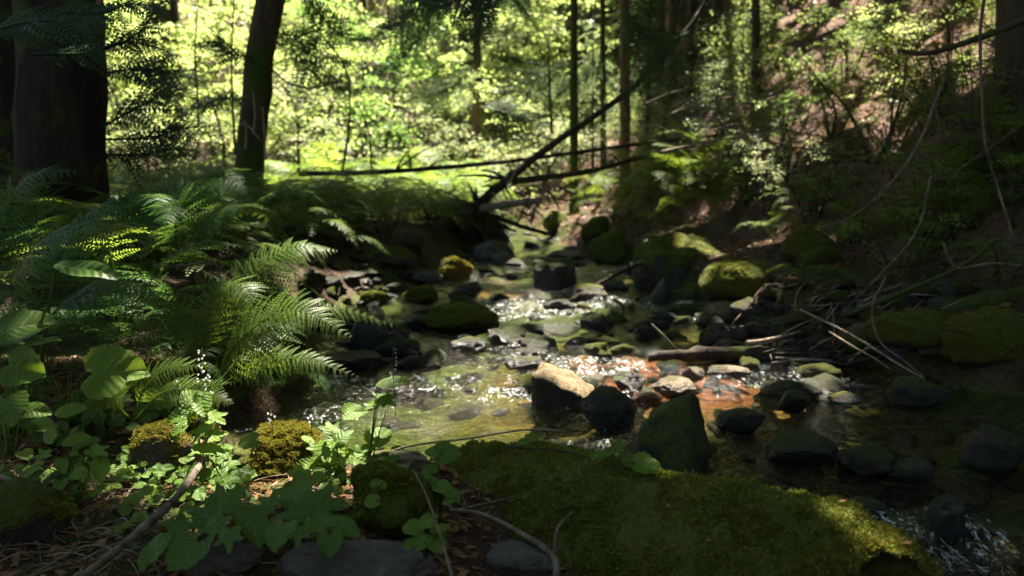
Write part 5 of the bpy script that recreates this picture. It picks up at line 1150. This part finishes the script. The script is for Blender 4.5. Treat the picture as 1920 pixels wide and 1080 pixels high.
def flower_spike(label, pix, n=14):
    pts = [at(*q) for q in pix]; b = pts[0]; root = empty('flower_spike', b); mb = MB()
    tube_mb(mb, [p - b for p in pts], [.0016, .001], sides=5, n=10); link('stalk', mb.mesh('stalk'), M['stem'], root)
    P = catmull(pts, 40)
    n = max(6, int(n * .65))
    for k in range(n):
        q = P[20 + int(19 * k / n)] - b; a = random.uniform(0, 6.28); c = q + np.array([math.cos(a), math.sin(a), .3]) * .010; m2 = MB()
        for j in range(5):
            t = j * 1.2566 + a; e = np.array([math.cos(t) * .0042, math.sin(t) * .003, math.sin(t) * .0036]); f_ = np.array([-e[1], e[0], .001]) * .6
            m2.add([c, c + e * .6 + f_ * .6, c + e * 1.1, c + e * .6 - f_ * .6], [[0, 1, 2, 3]])
        link('blossom', m2.mesh('blossom'), M['flower'], root)
    tag(root, label, 'flower')
flower_spike('tallest white flower spike beside the small lit fern', [(372, 790, 2.4), (376, 720, 2.4), (379, 652, 2.4)], 22); flower_spike('white flower spike just right of the tallest one', [(395, 800, 2.4), (392, 740, 2.4), (388, 700, 2.4)], 18)
flower_spike('white flower spike left of the tallest one', [(340, 800, 2.4), (335, 750, 2.4), (332, 712, 2.4)], 14); flower_spike('faint white flower spike over the golden moss cushion', [(512, 815, 2.5), (510, 795, 2.5), (508, 772, 2.5)], 8); flower_spike('faint white flower spike in front of the green pool', [(585, 815, 2.5), (584, 795, 2.5), (582, 776, 2.5)], 10)
flower_spike('thin flower spike rising before the slanting water stick', [(742, 780, 2.6), (738, 720, 2.6), (736, 650, 2.6)], 16)

# shrubs on the right bank and slope
for px, py, s, m, l in ((1440, 400, .42, 'pale_leaf', 'pale small leaved shrub right of the sword fern'), (1520, 420, .42, 'pale_leaf', 'pale small leaved shrub above the shaded moss hummock'), (1400, 380, .36, 'mid_leaf', 'green shrub behind the pale small leaved shrub'), (1470, 330, .45, 'mid_leaf', 'green shrub in the middle of the lower slope'),
                        (1225, 300, .32, 'yellow_leaf', 'bright yellow green sprig at the end of the level pole'), (1310, 110, .5, 'yellow_leaf', 'bright leafy sprig high beside the dim trunks'), (1400, 190, .4, 'yellow_leaf', 'bright leafy sprig above the brush pile'), (1590, 150, .5, 'mid_leaf', 'leafy sapling in the upper middle of the dappled slope'),
                        (1640, 300, .55, 'mid_leaf', 'dark leafy bush in the middle of the dappled slope'), (1560, 260, .45, 'yellow_leaf', 'bright leafy bush behind the dark bush on the slope'), (1690, 130, .4, 'yellow_leaf', 'bright leafy sprig near the arching branch'), (1740, 210, .35, 'yellow_leaf', 'small bright sprig right on the slope'), (1800, 440, .35, 'mid_leaf', 'dim shrub on the dark bank below the hanging vine'),
                        (1690, 440, .35, 'mid_leaf', 'dim shrub left of the one below the hanging vine'), (1600, 450, .3, 'mid_leaf', 'dim low shrub above the stone bar'), (1860, 330, .4, 'mid_leaf', 'dim shrub beside the hanging vine at the right edge'), (1350, 330, .35, 'mid_leaf', 'small green shrub just right of the sword fern tips'), (1880, 560, .25, 'mid_leaf', 'low dim herb on the mossy mound at the right edge')):
    p = W(px, py); o = leafy('slope_shrub', l, p[0], p[1], 4, s, m, None); o['category'] = 'shrub'
for k in range(46):
    px, py = random.uniform(1340, 1925), random.uniform(20, 540); p = W(px, py)
    if py > 430 and px < 1480: continue
    o = leafy('slope_shrub', 'dim green shrub in the undergrowth of the right slope', p[0], p[1], random.choice((4, 4, 2)), random.uniform(.18, .38), random.choice(('mid_leaf', 'fern', 'mid_leaf', 'fresh_leaf')), 'undergrowth of the right slope'); o['category'] = 'shrub'
for k in range(40):
    px, py = random.uniform(1080, 1420), random.uniform(40, 330); p = W(px, py)
    o = leafy('slope_shrub', 'grey green shrub at the foot of the right slope trunks', p[0], p[1], random.choice((4, 2)), random.uniform(.3, .6), random.choice(('mid_leaf', 'needle_light', 'mid_leaf', 'yellow_leaf')), 'shrubs at the foot of the right trunks'); o['category'] = 'shrub'
for k in range(20):
    px, py = random.uniform(1330, 1900), random.uniform(250, 560); p = W(px, py)
    fern('dim fern in the undergrowth of the right slope', p, random.uniform(.3, .6), 6, 'fern', 'ferns of the right slope')
for k in range(22):
    y = random.uniform(8.5, 14); px = random.uniform(560, 850); x = (px - 960) / FPX * y
    if x > np.interp(y, XL[:, 0], XL[:, 1]) - .2: continue
    o = leafy('low_shrub', 'low green undergrowth shrub on the left bank behind the shore stones', x, y, 4, random.uniform(.25, .4), random.choice(('mid_leaf', 'mid_leaf', 'yellow_leaf')), 'undergrowth on the far left bank'); o['category'] = 'shrub'
for k in range(26):
    px, py = random.uniform(530, 870), random.uniform(250, 330); y = random.uniform(12.5, 18); x = (px - 960) / FPX * y
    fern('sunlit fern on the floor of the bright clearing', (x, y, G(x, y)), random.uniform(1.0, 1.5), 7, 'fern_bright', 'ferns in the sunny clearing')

# ------------------------------------------------------------------ labels that single out the larger look-alikes by place
def relabel(group, zones, what):
    bpy.context.view_layer.update()
    sets = {}
    for o in list(COL.objects):
        if o.get('group') == group and o.parent is None:
            px, py, f = unproj(np.array(o.location)); key = None
            for lim, ph in zones:
                if px < lim: key = ph; break
            row = 0 if f < zones_rows[0] else (1 if f < zones_rows[1] else 2)
            sets.setdefault((key, row), []).append((px, o))
    for (ph, row), lst in sets.items():
        lst.sort(key=lambda t: t[0]); n = len(lst)
        words = {1: ['the'], 2: ['left', 'right'], 3: ['left', 'middle', 'right']}.get(n) or ['leftmost'] + [w for w in ('second', 'third', 'fourth', 'fifth', 'sixth', 'seventh', 'eighth', 'ninth')[:n - 2]] + ['rightmost']
        for (px, o), w in zip(lst, words):
            o['label'] = ' '.join(((w if w != 'the' else 'lone') + ' ' + ('near', 'middle', 'far')[row] + ' ' + what + ' ' + ph).split()[:16])
zones_rows = (17, 25.5)
relabel('leafy trees in the sunny clearing', [(190, 'behind the massive left trunk'), (455, 'left of the leaning trunk'), (640, 'just right of the leaning trunk'), (9999, 'above the level pole')], 'sunlit yellow green leafy tree')
zones_rows = (21, 28)
relabel('pale saplings in the middle background', [(900, 'left of the slim red trunk'), (1060, 'between red trunk and slender trio'), (9999, 'behind the slender trio of trunks')], 'pale leafy sapling')
relabel('young conifers in the background', [(900, 'behind the bright clearing leaves'), (1075, 'left of the slender trunk trio'), (9999, 'right of the slender trunk trio')], 'young conifer')
zones_rows = (5.5, 7.5)
relabel('ferns at the left edge', [(60, 'at the very left edge'), (9999, 'under the massive left trunk')], 'shaded fern')
relabel('ferns in the middle of the left bank', [(400, 'below the leaning trunk'), (9999, 'close to the stream bank')], 'shaded fern')
zones_rows = (11, 13)
relabel('ferns of the back bed', [(620, 'right of the leaning trunk'), (9999, 'beside the root wad')], 'softly lit fern')
relabel('undergrowth on the far left bank', [(650, 'right of the leaning trunk'), (750, 'behind the left shore stones'), (9999, 'beside the root wad')], 'low green shrub')
zones_rows = (15, 17)
relabel('ferns in the sunny clearing', [(650, 'under the drooping sapling stem'), (9999, 'above the level pole')], 'sunlit clearing fern')
zones_rows = (6.5, 9)
relabel('undergrowth of the right slope', [(1470, 'above the mossy boulders'), (1600, 'above the stone bar'), (1700, 'left of the curving pale branch'), (1800, 'left of the hanging vine'), (9999, 'by the right edge')], 'dim green slope shrub')
relabel('ferns of the right slope', [(1500, 'above the mossy boulders'), (1700, 'above the stone bar'), (9999, 'near the hanging vine')], 'dim slope fern')
zones_rows = (14, 19)
relabel('shrubs at the foot of the right trunks', [(1180, 'behind the leaning pole'), (1260, 'right of the slender trunk trio'), (1340, 'behind the brush pile'), (9999, 'beside the dark thick trunk')], 'grey green shrub')
